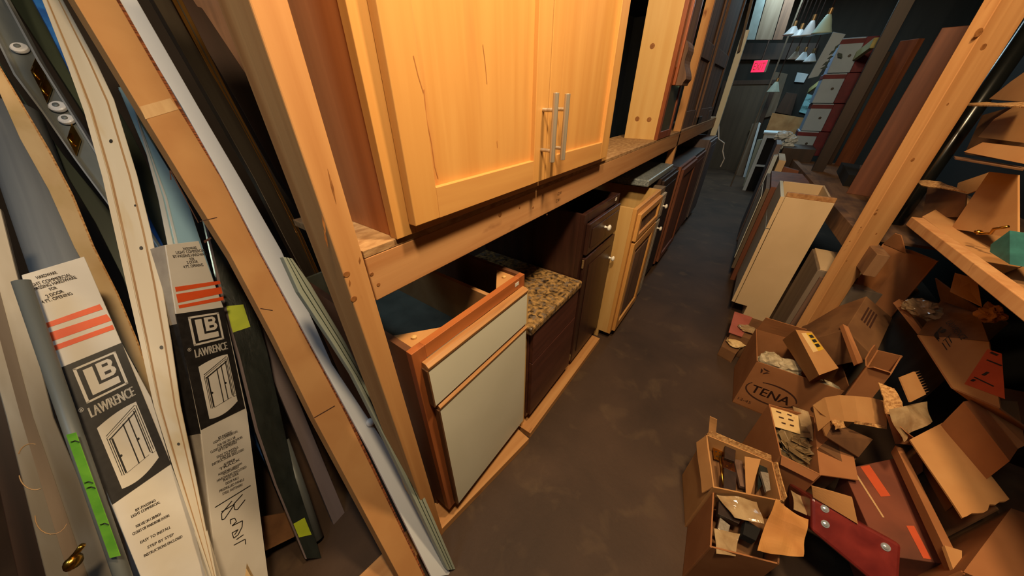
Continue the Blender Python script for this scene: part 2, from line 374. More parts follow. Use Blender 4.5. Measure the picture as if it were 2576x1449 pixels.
def bar(name, label, cat, a, b, w, t, side, m, bevel=.002, group=None):
    # straight lumber from a to b; 'side' = direction across the width
    a, b, side = V(a), V(b), V(side); z = (b-a).normalized(); x = (side-z*side.dot(z)).normalized(); y = z.cross(x)
    q = lambda p: [p-x*w/2-y*t/2, p+x*w/2-y*t/2, p+x*w/2+y*t/2, p-x*w/2+y*t/2]
    return build(MB().hexa(q(a), q(b)), name, m, label=label, cat=cat, group=group, M=frame(a, z, x), bevel=bevel)
# ------------------------------------------------------------------ the setting
def st(name, mb, m): return build(mb, name, m, kind='structure')
st('floor', MB().box(-3.1, 2.3, -2.6, 8.7, -.05, 0), floorm)
st('ceiling', MB().box(-3.1, 2.3, -2.6, 8.7, 2.8, 2.9), ceilm)
st('wall_left', MB().box(-3.1, -3.0, -2.6, 8.7, 0, 2.8), wallm)
st('wall_right', MB().box(2.2, 2.3, -2.6, 8.7, 0, 2.8), wallm)
st('wall_back', MB().box(-3.0, 2.2, -2.6, -2.5, 0, 2.8), wallm)
st('wall_far', MB().box(-3.0, 2.2, 8.6, 8.7, 0, 2.8), farwall)
# ------------------------------------------------------------------ left rack: posts, rail, shelf deck
XF = -.48
def post(name, label, y, x0, x1, w, top=2.8, bot=0, m=lum, group=None):
    return build(MB().box(x0, x1, y-w/2, y+w/2, bot, top), name, m, label=label, cat='post', bevel=.002, group=group)
post('rack_post', 'near upright wooden rack post left of the maple wall cabinet', .206, XF-.089, XF, .040)
np_ = bpy.data.objects['rack_post']; mb = MB()
for x, y, l_ in ((836, 470, .05), (815, 565, .03), (880, 712, .012), (905, 655, .012), (820, 600, .03)):
    p = onX(x, y, XF); mb.prism([p+V((.0002, -.002, -l_/2)), p+V((.0002, .0015, 0)), p+V((.0002, .001, l_/2)), p+V((.0002, -.002, .0))], (.0004, 0, 0))
for x, y in ((890, 752), (872, 690)): mb.lathe(onX(x, y, XF), (1, 0, 0), [(.006, 0), (.005, .0006)], 14)
build(mb, 'knot_crack', knotm, np_)
pp = onY(1689, 351, 2.75); pq = onY(1712, 347, 2.75)
post('rack_post', 'upright wooden rack post beyond the knotty pine cabinet', 2.77, pp.x-.004, XF, .040)
r = thing('shelf_rail', 'long wooden front rail under the maple wall cabinet', 'rail', M=frame((XF-.019, 2.5, 1.05), (0, 0, 1), (1, 0, 0)))
mb = MB().box(XF-.038, XF, .228, 5.0, 1.048, 1.136)
build(mb, 'rail', lum_y, r, bevel=.002)
mb = MB()
for (x, y, rr) in ((1258, 540, .007), (1307, 522, .004), (1341, 522, .004), (1376, 540, .003), (935, 690, .004), (952, 716, .004)):
    p = onX(x, y, XF); mb.lathe(p, (1, 0, 0), [(rr, 0), (rr*.8, .0006)], 14)
build(mb, 'knot', knotm, r)
mb = MB()
for i, (x, y) in enumerate(((1398, 510), (1402, 492))):
    mb.text('CLW1' if i else 'C.W1', onX(x, y, XF)+V((.0006, 0, 0)), (0, 1, 0), (0, .1, 1), .010, .028)
build(mb, 'grade_stamp', inkb, r, flat_print=True)
build(MB().box(-.745, XF, .228, 5.0, 1.136, 1.150), 'shelf_deck', osb, label='chipboard shelf deck lying on the long wooden rail', cat='shelf', bevel=.001)
# ------------------------------------------------------------------ shaker door
def shaker(root, name, xf, y0, y1, z0, z1, stile=.058, t=.02, m=maple, mh=maple_h, pm=None, hand=None, groove=False):
    d = build(MB().box(xf-t+.002, xf-t+.009, y0+stile-.004, y1-stile+.004, z0+stile-.004, z1-stile+.004), name, pm or m, root)
    parts(d, 'door_stile', m, [(xf-t, xf, y0, y0+stile, z0, z1), (xf-t, xf, y1-stile, y1, z0, z1)], .0015)
    parts(d, 'door_rail', mh, [(xf-t, xf, y0+stile, y1-stile, z0, z0+stile), (xf-t, xf, y0+stile, y1-stile, z1-stile, z1)])
    if groove:
        i = .035; build(MB().box(xf-t+.009, xf-.004, y0+stile+i, y1-stile-i, z0+stile+i, z1-stile-i), 'raised_panel', pm or m, d, bevel=.004)
    return d
# maple wall cabinet standing on the shelf deck
ca = thing('wall_cabinet', 'large maple shaker wall cabinet with two doors and steel bar handles', 'cabinet', loc=(-.63, .8, 1.15))
Y0, Y1, ZB, ZT = .293, 1.300, 1.150, 1.93; FX = -.474
parts(ca, 'side_panel', maple_s, [(-.80, FX-.02, Y0+.004, Y0+.02, ZB, ZT), (-.80, FX-.02, Y1-.02, Y1-.004, ZB, ZT)])
bx(ca, 'back_panel', -.80, -.79, Y0+.02, Y1-.02, ZB, ZT, maple_s)
parts(ca, 'deck_panel', maple_s, [(-.79, FX-.02, Y0+.02, Y1-.02, ZB+.02, ZB+.036), (-.79, FX-.02, Y0+.02, Y1-.02, ZT-.016, ZT)])
parts(ca, 'frame_stile', maple, [(FX-.02, FX, Y0, Y0+.042, ZB, ZT), (FX-.02, FX, Y1-.042, Y1, ZB, ZT)])
parts(ca, 'frame_rail', maple_h, [(FX-.02, FX, Y0+.042, Y1-.042, ZB, ZB+.04), (FX-.02, FX, Y0+.042, Y1-.042, ZT-.04, ZT)])
DX = -.452
d1 = shaker(ca, 'door', DX, .322, .773, 1.171, 1.90)
d2 = shaker(ca, 'door', DX, .777, 1.232, 1.171, 1.90)
for pts in (((1052, 190), (1066, 235), (1078, 225), (1084, 300), (1096, 360), (1104, 420), (1112, 450)), ((1226, 110), (1232, 160), (1236, 210)), ((1260, 355), (1261, 372)), ((1040, 140), (1052, 190))):
    mb = MB()
    for (xa, ya), (xb_, yb_) in zip(pts, pts[1:]):
        A, B = onX(xa, ya, DX+.0004), onX(xb_, yb_, DX+.0004)
        if not (A.z > 1.235 or A.y < .375): continue
        e = .0008 if xa < 1120 else .0006; xx = 0 if A.y < .378 else -.0107
        mb.add([A+V((xx, -e, 0)), A+V((xx, e, 0)), B+V((xx, e, 0)), B+V((xx, -e, 0))], [(0, 1, 2, 3)])
    if mb.f: build(mb, 'grain_crease', streak, d1)
def bar_handle(d, y, z0, z1, s0, s1, x=DX):
    mb = MB().cyl((x+.034, y, z0), (x+.034, y, z1), .0072, 20)
    for z in (s0, s1): mb.cyl((x-.001, y, z), (x+.034, y, z), .0045, 14)
    build(mb, 'bar_handle', steel, d, smooth=False, bevel=.0008)
a1 = onX(1372, 276, DX); a2 = onX(1370, 375, DX)
b1 = onX(1403, 233, DX+.034); b2 = onX(1391, 407, DX+.034)
hy = (b1.y+b2.y)/2
bar_handle(d1, .748, b2.z, b1.z, a2.z, a1.z)
bar_handle(d2, .806, b2.z-.002, b1.z-.002, a2.z, a1.z)
# ------------------------------------------------------------------ generic base cabinet
def base(label, xf, y0, y1, z1, m, mh=None, depth=.56, name='base_cabinet', side=None, toe=.09, opentop=True, group=None, inside=None):
    r = thing(name, label, 'cabinet', loc=((xf-depth/2), (y0+y1)/2, 0), group=group); side = side or m
    xb = xf-depth
    for (a, b) in ((y0, y0+.016), (y1-.016, y1)):
        build(MB().prism([(xb, a, 0), (xf-.075, a, 0), (xf-.075, a, toe), (xf-.02, a, toe), (xf-.02, a, z1), (xb, a, z1)], (0, b-a, 0)), 'side_panel', side, r)
    im = inside or side
    bx(r, 'back_panel', xb, xb+.008, y0+.016, y1-.016, 0, z1, im); bx(r, 'bottom_panel', xb+.008, xf-.02, y0+.016, y1-.016, toe, toe+.014, im)
    bx(r, 'toe_kick', xf-.085, xf-.075, y0+.016, y1-.016, 0, toe, im)
    if not opentop: bx(r, 'top_panel', xb+.008, xf-.02, y0+.016, y1-.016, z1-.016, z1, im)
    parts(r, 'frame_stile', m, [(xf-.02, xf, y0, y0+.038, toe, z1), (xf-.02, xf, y1-.038, y1, toe, z1)])
    parts(r, 'frame_rail', mh or m, [(xf-.02, xf, y0+.038, y1-.038, z1-.04, z1), (xf-.02, xf, y0+.038, y1-.038, toe, toe+.04)])
    return r
# white fronted cabinet
wc = base('open topped base cabinet with white drawer and door fronts and oak edges', XF, .269, .727, .876, redmaple_v, redmaple, side=sidebrown, toe=.1, inside=intgrey)
build(MB().box(-1.03, XF-.021, .286, .710, .700, .712), 'inner_shelf', intgrey, wc)
build(MB().box(-1.03, XF-.021, .560, .574, .712, .872), 'divider', ply, wc, bevel=.001)
for ya, s in ((.2855, 1), (.7105, -1)):
    build(MB().prism([(XF-.0205, ya, .850), (XF-.0205, ya+s*.11, .850), (XF-.105, ya, .850)], (0, 0, .016)), 'corner_block', card, wc, bevel=.001)
    build(MB().lathe((XF-.05, ya+s*.03, .866), (0, 0, 1), [(.007, 0), (.007, .006), (.003, .008)], 12), 'screw_boss', pine, wc)
def slabfront(root, name, y0, y1, z0, z1, x=XF):
    d = build(MB().box(x+.0005, x+.020, y0, y1, z0, z1-.018), name, whitelam, root, bevel=.001)
    build(MB().prism([(x+.0005, y0, z1-.018), (x+.022, y0, z1-.018), (x+.024, y0, z1-.008), (x+.014, y0, z1), (x+.0005, y0, z1)], (0, y1-y0, 0)), 'oak_pull_strip', oakm, d, bevel=.001)
    build(MB().box(x+.0005, x+.0212, y0-.004, y0+.0005, z0, z1-.018), 'oak_edge_band', oakd, d)
    return d
slabfront(wc, 'drawer_front', .290, .716, .685, .836)
slabfront(wc, 'door', .300, .716, .118, .676)
p = onX(1301, 714, XF)
build(MB().box(XF+.0002, XF+.0012, p.y-.012, p.y+.008, p.z-.006, p.z+.006), 'price_sticker', paperw, wc)
# low cabinet with granite top
lc = base('low espresso cabinet with two flat drawers under a brown granite top', -.475, .760, 1.165, .612, wine, wine, side=esp, toe=.08, depth=.55)
for z0, z1 in ((.44, .600), (.10, .436)):
    build(MB().box(-.4745, -.457, .767, 1.160, z0, z1), 'drawer_front', wine, lc, bevel=.002)
q1, q2 = onZ(1473, 703, .648), onZ(1328, 838, .648)
build(MB().box(-1.03, -.448, .735, 1.168, .612, .648), 'countertop', granite, lc, bevel=.008)
st('trim_1', MB().box(-.515, -.482, .729, .757, .0, .80), pine)
mb = MB()
# espresso cabinet with knobs
ec = base('tall espresso base cabinet with white knobs on drawer and door', XF, 1.172, 1.592, .951, esp, esp, toe=.055, inside=maple_s)
def raised(root, name, x, y0, y1, z0, z1, m):
    d = build(MB().box(x+.0005, x+.019, y0, y1, z0, z1), name, m, root, bevel=.005)
    w_ = .05 if z1-z0 > .25 else .028
    build(MB().box(x+.0195, x+.0215, y0+w_, y1-w_, z0+w_, z1-w_), 'raised_panel', m, d, bevel=.0015)
    return d
def knob(d, x, y, z, m=knobm):
    build(MB().lathe((x, y, z), (1, 0, 0), [(.008, 0), (.005, .004), (.005, .014), (.0145, .019), (.0155, .024), (.011, .029), (.004, .031)], 20), 'knob', m, d, smooth=True)
dr = raised(ec, 'drawer_front', XF, 1.198, 1.575, .758, .908, esp)
do = raised(ec, 'door', XF, 1.198, 1.575, .082, .742, esp)
k = onX(1531, 573, XF+.04); knob(dr, XF+.021, k.y, k.z)
k = onX(1543, 649, XF+.04); knob(do, XF+.019, k.y-.01, k.z)
p = onX(1550, 500, XF); build(MB().box(XF+.0002, XF+.0012, p.y-.010, p.y+.010, p.z-.009, p.z+.006), 'price_sticker', paperw, ec)
for z in (.715, .12):
    build(MB().cyl((XF+.01, 1.195, z-.02), (XF+.01, 1.195, z+.02), .005, 10), 'hinge', dullmet, ec)
# maple base cabinet with darker panels
XM = -.382
mc = base('maple base cabinet with dark recessed panels standing forward of the espresso cabinet', XM, 1.602, 2.09, .882, maple, maple_h, side=pine, toe=.055, inside=espd)
for nm, z0, z1, s in (('drawer_front', .700, .852, .032), ('door', .07, .685, .05)):
    d = shaker(mc, nm, XM+.021, 1.628, 2.075, z0, z1, stile=s, pm=barn, groove=(nm == 'door'))
# further cabinets under the shelf
pc = base('pale grey base cabinet with small knobs just beyond the maple one', -.388, 2.10, 2.235, .872, greywood, greywood, side=greywood, toe=.06)
for z0, z1 in ((.68, .84), (.08, .66)):
    d = raised(pc, 'drawer_front' if z0 > .5 else 'door', -.388, 2.108, 2.228, z0, z1, paperg); knob(d, -.388+.02, 2.18 if z0 > .5 else 2.20, (z0+z1)/2 if z0 > .5 else .60)
dc = base('black brown base cabinet with flat door beyond the pale grey one', -.43, 2.27, 2.74, .905, espd, espd, toe=.05, opentop=False)
raised(dc, 'door', -.43, 2.285, 2.725, .07, .89, espd)
rc = base('red brown panelled base cabinet, second from the far end of the row', -.41, 2.80, 3.45, .90, redbrown, redbrown, side=espd, toe=.05, opentop=False)
d = shaker(rc, 'door', -.389, 2.82, 3.43, .07, .88, m=redbrown, mh=redbrown)
rc2 = base('dark base cabinet with raised panel door near the end of the row', -.43, 3.52, 4.15, .89, espd, espd, toe=.05, opentop=False)
raised(rc2, 'door', -.43, 3.54, 4.13, .08, .87, redbrown)
rc3 = base('slate grey cabinet at the far end of the row', -.42, 4.25, 4.85, .96, purp, purp, toe=.05, opentop=False)
raised(rc3, 'door', -.42, 4.27, 4.83, .08, .94, purp)
# cord hanging by the grey cabinet
def cord(): 
    pts = [V((-.475, 4.98, 1.14))]+[onY(x, y, 4.9) for x, y in ((1808, 350), (1822, 360), (1818, 380), (1822, 400), (1812, 420))]
    return build(MB().tube(pts, .006), 'hanging_cord', plast, label='thin white cord hanging past the slate grey cabinet', cat='cord')
cord()
# grey granite counter offcut laid over the cabinets
g0 = onZ(1560, 452, .895); 
build(MB().box(-.90, -.44, 1.98, 2.62, .907, .947), 'counter_offcut', greygran, label='grey speckled countertop offcut laid across the cabinets', cat='countertop', bevel=.008)
# toe boards on the floor
for i, (a, b) in enumerate((((1085, 1358), (1331, 1103)), ((1334, 1090), (1509, 851)))):
    A, B = onZ(*a, .038), onZ(*b, .038)
    if i == 0: A = A+(A-B).normalized()*.25
    d = (B-A).normalized(); n = V((-d.y, d.x, 0)); o = A+n*.0445-V((0, 0, .019)); o2 = B+n*.0445-V((0, 0, .019))
    bar('floor_board', ('near flat lumber strip on the floor before the white fronted cabinet', 'flat lumber strip on the floor before the espresso cabinets')[i], 'lumber', o, o2, .089, .038, n, lum, .002)
# ------------------------------------------------------------------ second upper unit: pine sided cabinet with cherry frame
pb = thing('display_cabinet', 'knotty pine sided wall cabinet with cherry frame and carved corbel', 'cabinet', loc=(-.7, 2.26, 1.15))
YB = 2.10; fx = onY(1651, 362, YB).x; bxx = onY(1569, 353, YB).x
build(MB().box(bxx, fx-.02, YB, YB+.018, 1.15, 2.0), 'side_panel', pine, pb, bevel=.001)
mb = MB()
for x, y in ((1641, 116), (1603, 299), (1633, 301)):
    mb.lathe(onY(x, y, YB), (0, -1, 0), [(.013, 0), (.012, .0005)], 18)
build(mb, 'knot', knotm, pb)
bx(pb, 'back_panel', bxx, bxx+.01, YB+.018, 2.42, 1.15, 2.0, pine); bx(pb, 'bottom_panel', bxx+.01, fx-.02, YB+.018, 2.40, 1.15, 1.168, pine)
bx(pb, 'side_panel', bxx+.01, fx-.02, 2.40, 2.42, 1.15, 2.0, pine)
parts(pb, 'frame_stile', cherry, [(fx-.02, fx, YB, YB+.04, 1.15, 2.0), (fx-.02, fx, 2.38, 2.42, 1.15, 2.0)])
bx(pb, 'frame_rail', fx-.02, fx, YB+.04, 2.38, 1.15, 1.19, cherry)
build(MB().box(fx-.02, fx+.004, YB+.04, 2.38, 1.50, 2.0), 'upper_door', barn, pb, bevel=.003)
build(MB().box(fx-.008, fx-.004, YB+.04, 2.38, 1.19, 1.50), 'glass_pane', glassp, pb)
mb = MB(); pr = []
for i in range(15):
    t = i/14; pr.append((fx+.004+.045*(1-t)**.6*(1 if t > .12 else .8)+.008*math.sin(t*9), 1.62-.20*(1-t)))
poly = [V((fx+.002, 2.20, 1.42))]+[V((x, 2.20, z)) for x, z in pr]+[V((fx+.002, 2.20, 1.62))]
build(mb.prism(poly, (0, .16, 0)), 'corbel', barn, pb, bevel=.002)
parts(pb, 'fluted_moulding', cherry, [(fx, fx+.016, 2.14, 2.165, 1.42, 2.0), (fx, fx+.01, 2.172, 2.19, 1.42, 2.0)], .004)
# tall dark door units standing on the shelf further on
for i, (y0, y1, x, m, lb) in enumerate(((2.84, 3.42, -.50, barn, 'tall dark brown cabinet door slab on the shelf past the far post'), (3.46, 4.35, -.49, barn, 'tall weathered plank door on the shelf beside a white strip'))):
    r = thing('door_slab', lb, 'door', loc=(x-.03, (y0+y1)/2, 1.15))
    build(MB().box(x-.04, x-.012, y0, y1, 1.15, 2.3), 'panel', m, r, bevel=.002)
    parts(r, 'door_stile', m, [(x-.012, x, y0, y0+.08, 1.15, 2.3), (x-.012, x, y1-.08, y1, 1.15, 2.3)], .002)
    parts(r, 'door_rail', m, [(x-.012, x-.002, y0+.08, y1-.08, 1.15, 1.27), (x-.012, x-.002, y0+.08, y1-.08, 1.6, 1.7)], .002)
a = onY(1806, 337, 4.55); k = -.45/a.x; b = onY(1866, 164, 4.55*k)
build(MB().box(-.49, -.43, 4.77, 4.82, .9605, 1.95), 'white_strip', whitelam, label='narrow white painted board standing upright on the slate grey cabinet', cat='board', bevel=.002)
for i, (x, y, w_) in enumerate(((1738, 345, .25), (1762, 338, .2))):
    p = onX(x, y, -.52); build(MB().box(-.66, -.49, p.y-w_/2, p.y+w_/2, 1.15, 1.21+.03*i).box(-.64, -.51, p.y-w_/2+.02, p.y+w_/2-.02, 1.211+.03*i, 1.22+.03*i), 'drawer_box', (espd, barn)[i],
      label=('small dark drawer front lying on the shelf by the far post', 'small brown box on the shelf at the foot of the plank door')[i], cat='box', bevel=.003)
# ------------------------------------------------------------------ leaning pieces on the left
LC = lean('long_carton', 'long brown cardboard carton leaning in front of the other pieces', 'carton',
  [(206, 32, 320, 47, 0.7), (368, 300, 450, 274), (472, 470, 560, 455), (579, 641, 652, 636), (690, 850, 765, 845), (790, 1052, 872, 1046), (947, 1345, 1015, 1343, 0.92)], .05, card)
s = LC
build(s.patch([(352, 268), (428, 247), (449, 275), (366, 300)], .0008), 'clear_tape', tapem, s.o)
mb = MB()
for q in (((426, 428), (429, 430), (432, 452), (428, 452)), ((512, 606), (530, 596), (532, 600), (515, 612)), ((430, 428), (500, 560), (498, 561), (428, 430))): s.patch(q, .0006, mb=mb)
for q in (((503, 556), (546, 546), (546, 548), (503, 558)), ((790, 1050), (842, 1020), (843, 1022), (791, 1052)), ((655, 775), (686, 780), (686, 782), (655, 777))): s.patch(q, .0006, mb=mb)
build(mb, 'crease_mark', inkb, s.o)
mb = s.mesh(1.003, 1.10, -.004, .006); build(mb, 'corrugated_flap', corrug, s.o)
WS = lean('white_strip', 'long shiny white coated strip leaning right behind the brown carton', 'panel',
  [(324, 46, 374, 50, 0.76), (458, 268, 500, 270), (566, 460, 610, 458), (660, 640, 708, 630), (790, 880, 836, 916), (932, 1140, 985, 1140), (1032, 1343, 1082, 1338, 0.97)], .012, whitemet)
p = WS.at(930, 1062, .0); build(MB().lathe(p, WS.n, [(.012, 0), (.013, .006), (.010, .014), (.004, .017)], 16), 'plastic_cap', plast, WS.o, smooth=True)
GP = lean('thin_panel_stack', 'thin grey green panels leaning next to the near rack post', 'panel',
  [(712, 646, 736, 650, .64), (752, 735, 782, 715), (838, 865, 866, 855), (888, 944, 922, 955), (978, 1122, 1010, 1114), (1081, 1338, 1104, 1333, .95)], .02, greyg, top=0)
build(GP.mesh(.30, .36, .001, .004), 'panel_edge', darkg, GP.o); build(GP.mesh(.62, .68, .001, .004), 'panel_edge', darkg, GP.o)
lean('bronze_track', 'dark bronze door track leaning left of the gold trim', 'track',
  [(418, 57, 462, 62, 0.9), (556, 300, 600, 300), (640, 450, 690, 470), (716, 600, 752, 600), (800, 760, 826, 760, 1.04)], .03, bronze)
g = lean('gold_trim', 'slender polished gold trim leaning by the dark door slab', 'trim',
  [(466, 62, 492, 66, 0.93), (548, 215, 572, 225), (644, 390, 664, 400), (741, 580, 760, 590), (812, 745, 832, 750, 1.07)], .012, goldtrim)
build(g.mesh(.4, .55, .0015, .004), 'groove', bronze, g.o)
lean('door_slab', 'dark brown door slab leaning behind the gold trim', 'door', [(486, 66, 545, 75, 1.06), (600, 260, 668, 260), (700, 440, 762, 430), (790, 580, 838, 640, 1.25)], .035, espd)
lean('door_slab', 'brown door edge leaning nearest to the rack post in the dark', 'door', [(530, 72, 604, 82, 1.1), (650, 270, 712, 270), (752, 500, 790, 500), (830, 720, 850, 720, 1.32)], .03, barn)
# the two hardware cartons
def hw_carton(label, secs, t, T, cc, group=None):
    s = Strip(secs, t, .03, 0, cc); s.o = build(s.mesh(), 'hardware_carton', paperw, label=label, cat='carton', M=s.M, bevel=.001)
    return s
class Face:
    # printing frame on a carton face: u across 0..1, v in widths downwards from a pixel on the left edge
    def __init__(s, st, pl, pr, pd):
        s.o = st.at(*pl, .0005); s.x = st.at(*pr, .0005)-s.o; s.d = st.at(*pd, .0005)-s.o; s.n = st.n; s.st = st
    def P(s, u, v, e=.0): return s.o+s.x*u+s.d*v+s.n*e
    def poly(s, mb, pts, e=.0, mi=0): return mb.prism([s.P(u, v, e) for u, v in pts], -s.n*.0003, mi)
    def line(s, mb, a, b, w=.008, e=.0003):
        a, b = V((a[0], a[1], 0)), V((b[0], b[1], 0)); k = s.d.length/s.x.length
        d = V((b.x-a.x, (b.y-a.y)*k, 0)).normalized(); n = V((-d.y, d.x/k, 0))*w/2
        return s.poly(mb, [(a+n)[:2], (b+n)[:2], (b-n)[:2], (a-n)[:2]], e)
    def text(s, mb, t, u, v, h, w, e=.0004, bold=0): return mb.text(t, s.P(u, v, e), s.x.normalized(), -s.d.normalized(), h*s.d.length, w*s.x.length, center=True, bold=bold*s.x.length)
    def black(s, o):     # the black panel: v 0..1
        mb = MB(); s.poly(mb, [(-.0, 0), (1, 0), (1, 1), (0, 1)], .0004); build(mb, 'black_panel', inkk, o)
        mb = MB()
        fr = [(.20, .04), (.86, .04), (.86, .30), (.20, .30)]; k = s.x.length/s.d.length; tt = .045
        s.poly(mb, [(.20, .04), (.86, .04), (.86, .04+tt*k), (.20, .04+tt*k)], .0008); s.poly(mb, [(.20, .30-tt*k), (.86, .30-tt*k), (.86, .30), (.20, .30)], .0008)
        s.poly(mb, [(.20, .04), (.20+tt, .04), (.20+tt, .30), (.20, .30)], .0008); s.poly(mb, [(.86-tt, .04), (.86, .04), (.86, .30), (.86-tt, .30)], .0008)
        s.poly(mb, [(.32, .075), (.46, .075), (.46, .215), (.76, .215), (.76, .265), (.32, .265)], .0008)
        # bold B: outline with two counters
        B = [(.51, .07), (.70, .07), (.745, .085), (.755, .105), (.72, .128), (.76, .145), (.77, .165), (.74, .185), (.70, .195), (.51, .195)]
        s.poly(mb, B, .0008)
        s.text(mb, 'LAWRENCE', .54, .402, .072, .70, .0008, .006)
        s.text(mb, '®', .10, .335, .03, .07, .0008)
        # white window with a domed top and a curved foot
        top = [(.20+.66*i/10, .50-.055*math.sin(math.pi*(.10+.5*i/10))) for i in range(11)]
        bot = [(.86-.66*i/10, .885+.075*math.sin(math.pi*(.08+.62*i/10))) for i in range(11)]
        s.poly(mb, top+bot, .0008); build(mb, 'white_print', paperw, o)
        mb = MB(); s.poly(mb, [(.59, .092), (.68, .092), (.68, .112), (.59, .112)], .0012); s.poly(mb, [(.59, .148), (.69, .148), (.69, .17), (.59, .17)], .0012)
        for a, b, w_ in (((.27, .565), (.82, .465), .014), ((.27, .58), (.80, .485), .010), ((.29, .60), (.80, .51), .028), ((.30, .59), (.30, .87), .012), ((.27, .58), (.27, .865), .01), ((.335, .60), (.335, .865), .03),
                        ((.335, .87), (.74, .845), .008), ((.555, .545), (.555, .86), .02), ((.66, .525), (.66, .85), .02), ((.77, .50), (.77, .83), .02), ((.80, .485), (.80, .85), .012), ((.80, .85), (.86, .845), .008), ((.835, .47), (.835, .83), .012), ((.77, .83), (.80, .85), .008)):
            s.line(mb, a, b, w_, .0012)
        for u, v in ((.36, .74), (.68, .70)): s.poly(mb, [(u+.022*math.cos(i*.785), v+.010*math.sin(i*.785)) for i in range(8)], .0012)
        build(mb, 'print_drawing', inkk, o)
HA = hw_carton('white hardware carton with a black logo panel, the nearer and left of two',
  [(54, 692, 212, 645, 0.66), (85, 800, 255, 745), (142, 932, 306, 862), (222, 1070, 380, 1000), (280, 1270, 432, 1172), (335, 1405, 508, 1375, 0.68)], .07, 0, (-.25, 1, 0))
def stripes(st, quads, o):
    mb = MB()
    for q in quads: st.patch(q, .0006, mb=mb)
    build(mb, 'orange_stripe', inko, o)
stripes(HA, [[(86, 823), (199, 783), (251, 765), (259, 778), (92, 834)], [(96, 846), (268, 790), (281, 806), (107, 867)], [(111, 878), (283, 817), (288, 828), (117, 890)]], HA.o)
fa = Face(HA, (140, 930), (306, 862), (282, 1270)); fa.black(HA.o)
def lines(st, L, o, m=inkt):
    mb = MB()
    for t, x0, y0, x1, y1, h in L:
        a, b = st.at(x0, y0, .0009), st.at(x1, y1, .0009); u = (b-a).normalized(); v = u.cross(st.n).normalized()
        if v.dot(st.ax) < 0: v = -v
        mb.text(t, a, u, v, h*1.1, (b-a).length, bold=.0002)
    build(mb, 'printed_text', m, o, flat_print=True)
lines(HA, [('HARDWARE', 95, 702, 145, 688, .006), ('LIGHT COMMERCIAL', 72, 724, 182, 694, .0065), ('BY-PASSING HARDWARE', 70, 736, 194, 700, .0065), ('FOR', 128, 731, 145, 726, .006), ('2 DOOR', 120, 749, 162, 735, .0065), ('4 FT. OPENING', 108, 764, 184, 741, .0065), ('4', 96, 793, 106, 790, .006)]
   + [(t, 316+i*7.5+a, 1290+i*15+b, 316+i*7.5+a+wd, 1290+i*15+b-wd*.52, .0055) for i, (t, a, b, wd) in enumerate((('BY-PASSING', 26, -3, 50), ('LIGHT COMMERCIAL', 8, -2, 72), ('FOR USE ON 1 3/8 INCH', 12, 8, 62), ('CLOSET OR WARDROBE DOORS', -4, 12, 92), ('EASY TO INSTALL', 8, 18, 76), ('STEP BY STEP', 18, 16, 66), ('INSTRUCTIONS ENCLOSED', 2, 22, 96)))], HA.o)
HB = hw_carton('white hardware carton with a black logo panel, the farther of two beside the brown carton',
  [(416, 616, 500, 606, 0.84), (443, 788, 562, 772), (470, 900, 585, 870), (505, 1082, 622, 1038), (540, 1392, 664, 1366, 0.8)], .075, 0, (-.75, 1, 0))
build(HB.mesh(-.012, -.002, -.003, .072), 'torn_side', paperg, HB.o)
sd = HB.mesh(-.016, -.012, -.004, .070)
sel = [i for i in range(len(HB.L)-1)]
Aq, Bq = HB.at(446, 790, 0), HB.at(507, 1090, 0)
sn = -HB.ac; build(MB().hexa([Aq+sn*.0022, Bq+sn*.0022, Bq+sn*.0022-HB.n*.072, Aq+sn*.0022-HB.n*.072], [Aq+sn*.003, Bq+sn*.003, Bq+sn*.003-HB.n*.072, Aq+sn*.003-HB.n*.072]), 'black_panel', inkk, HB.o)
stripes(HB, [[(440, 722), (553, 706), (555, 714), (443, 734)], [(443, 740), (556, 722), (560, 738), (448, 762)], [(449, 768), (562, 746), (563, 755), (451, 776)]], HB.o)
fb = Face(HB, (443, 790), (562, 773), (505, 1082)); fb.black(HB.o)
lines(HB, [('HARDWARE', 462, 629, 496, 626, .007), ('LIGHT COMMERCIAL', 444, 639, 518, 633, .0075), ('BY-PASSING HARDWARE', 437, 649, 522, 642, .0075), ('FOR', 479, 655, 490, 654, .007), ('2 DOOR', 472, 664, 499, 661, .0075), ('4 FT. OPENING', 463, 675, 512, 669, .0075)]
   + [(t, x, y, x+wd, y-wd*.49, .006) for t, x, y, wd in (('BY-PASSING', 550, 1105, 34), ('LIGHT COMMERCIAL', 537, 1117, 62), ('FOR USE ON 1 3/8', 548, 1124, 44), ('CLOSET OR WARDROBE DOORS', 530, 1141, 80), ('UP TO 60 POUNDS', 550, 1137, 46), ('EASY TO INSTALL', 546, 1153, 54), ('STEP BY STEP', 554, 1156, 42), ('INSTRUCTIONS ENCLOSED', 534, 1172, 80), ('ALUMINUM', 563, 1172, 28), ('TRACK', 552, 1184, 52), ('ADJUSTABLE HANGERS', 549, 1198, 60), ('NYLON WHEELS', 561, 1196, 40), ('HARDWARE ENCLOSED', 546, 1213, 74), ('PLASTIC GUIDE', 562, 1212, 38), ('DOOR PULLS', 568, 1220, 32), ('PREDRILLED PANELS', 552, 1239, 62), ('STEEL FASTENERS', 560, 1246, 50))], HB.o)
mb = MB()
def seg(st, a, b, w_=2.2, mb=mb):
    d = V((b[0]-a[0], b[1]-a[1], 0)).normalized(); n = (-d.y*w_/2, d.x*w_/2)
    st.patch([(a[0]+n[0], a[1]+n[1]), (b[0]+n[0], b[1]+n[1]), (b[0]-n[0], b[1]-n[1]), (a[0]-n[0], a[1]-n[1])], .0009, mb=mb)
P_ = lambda x, y: (480+x/4.527, 1080+y/4.527)
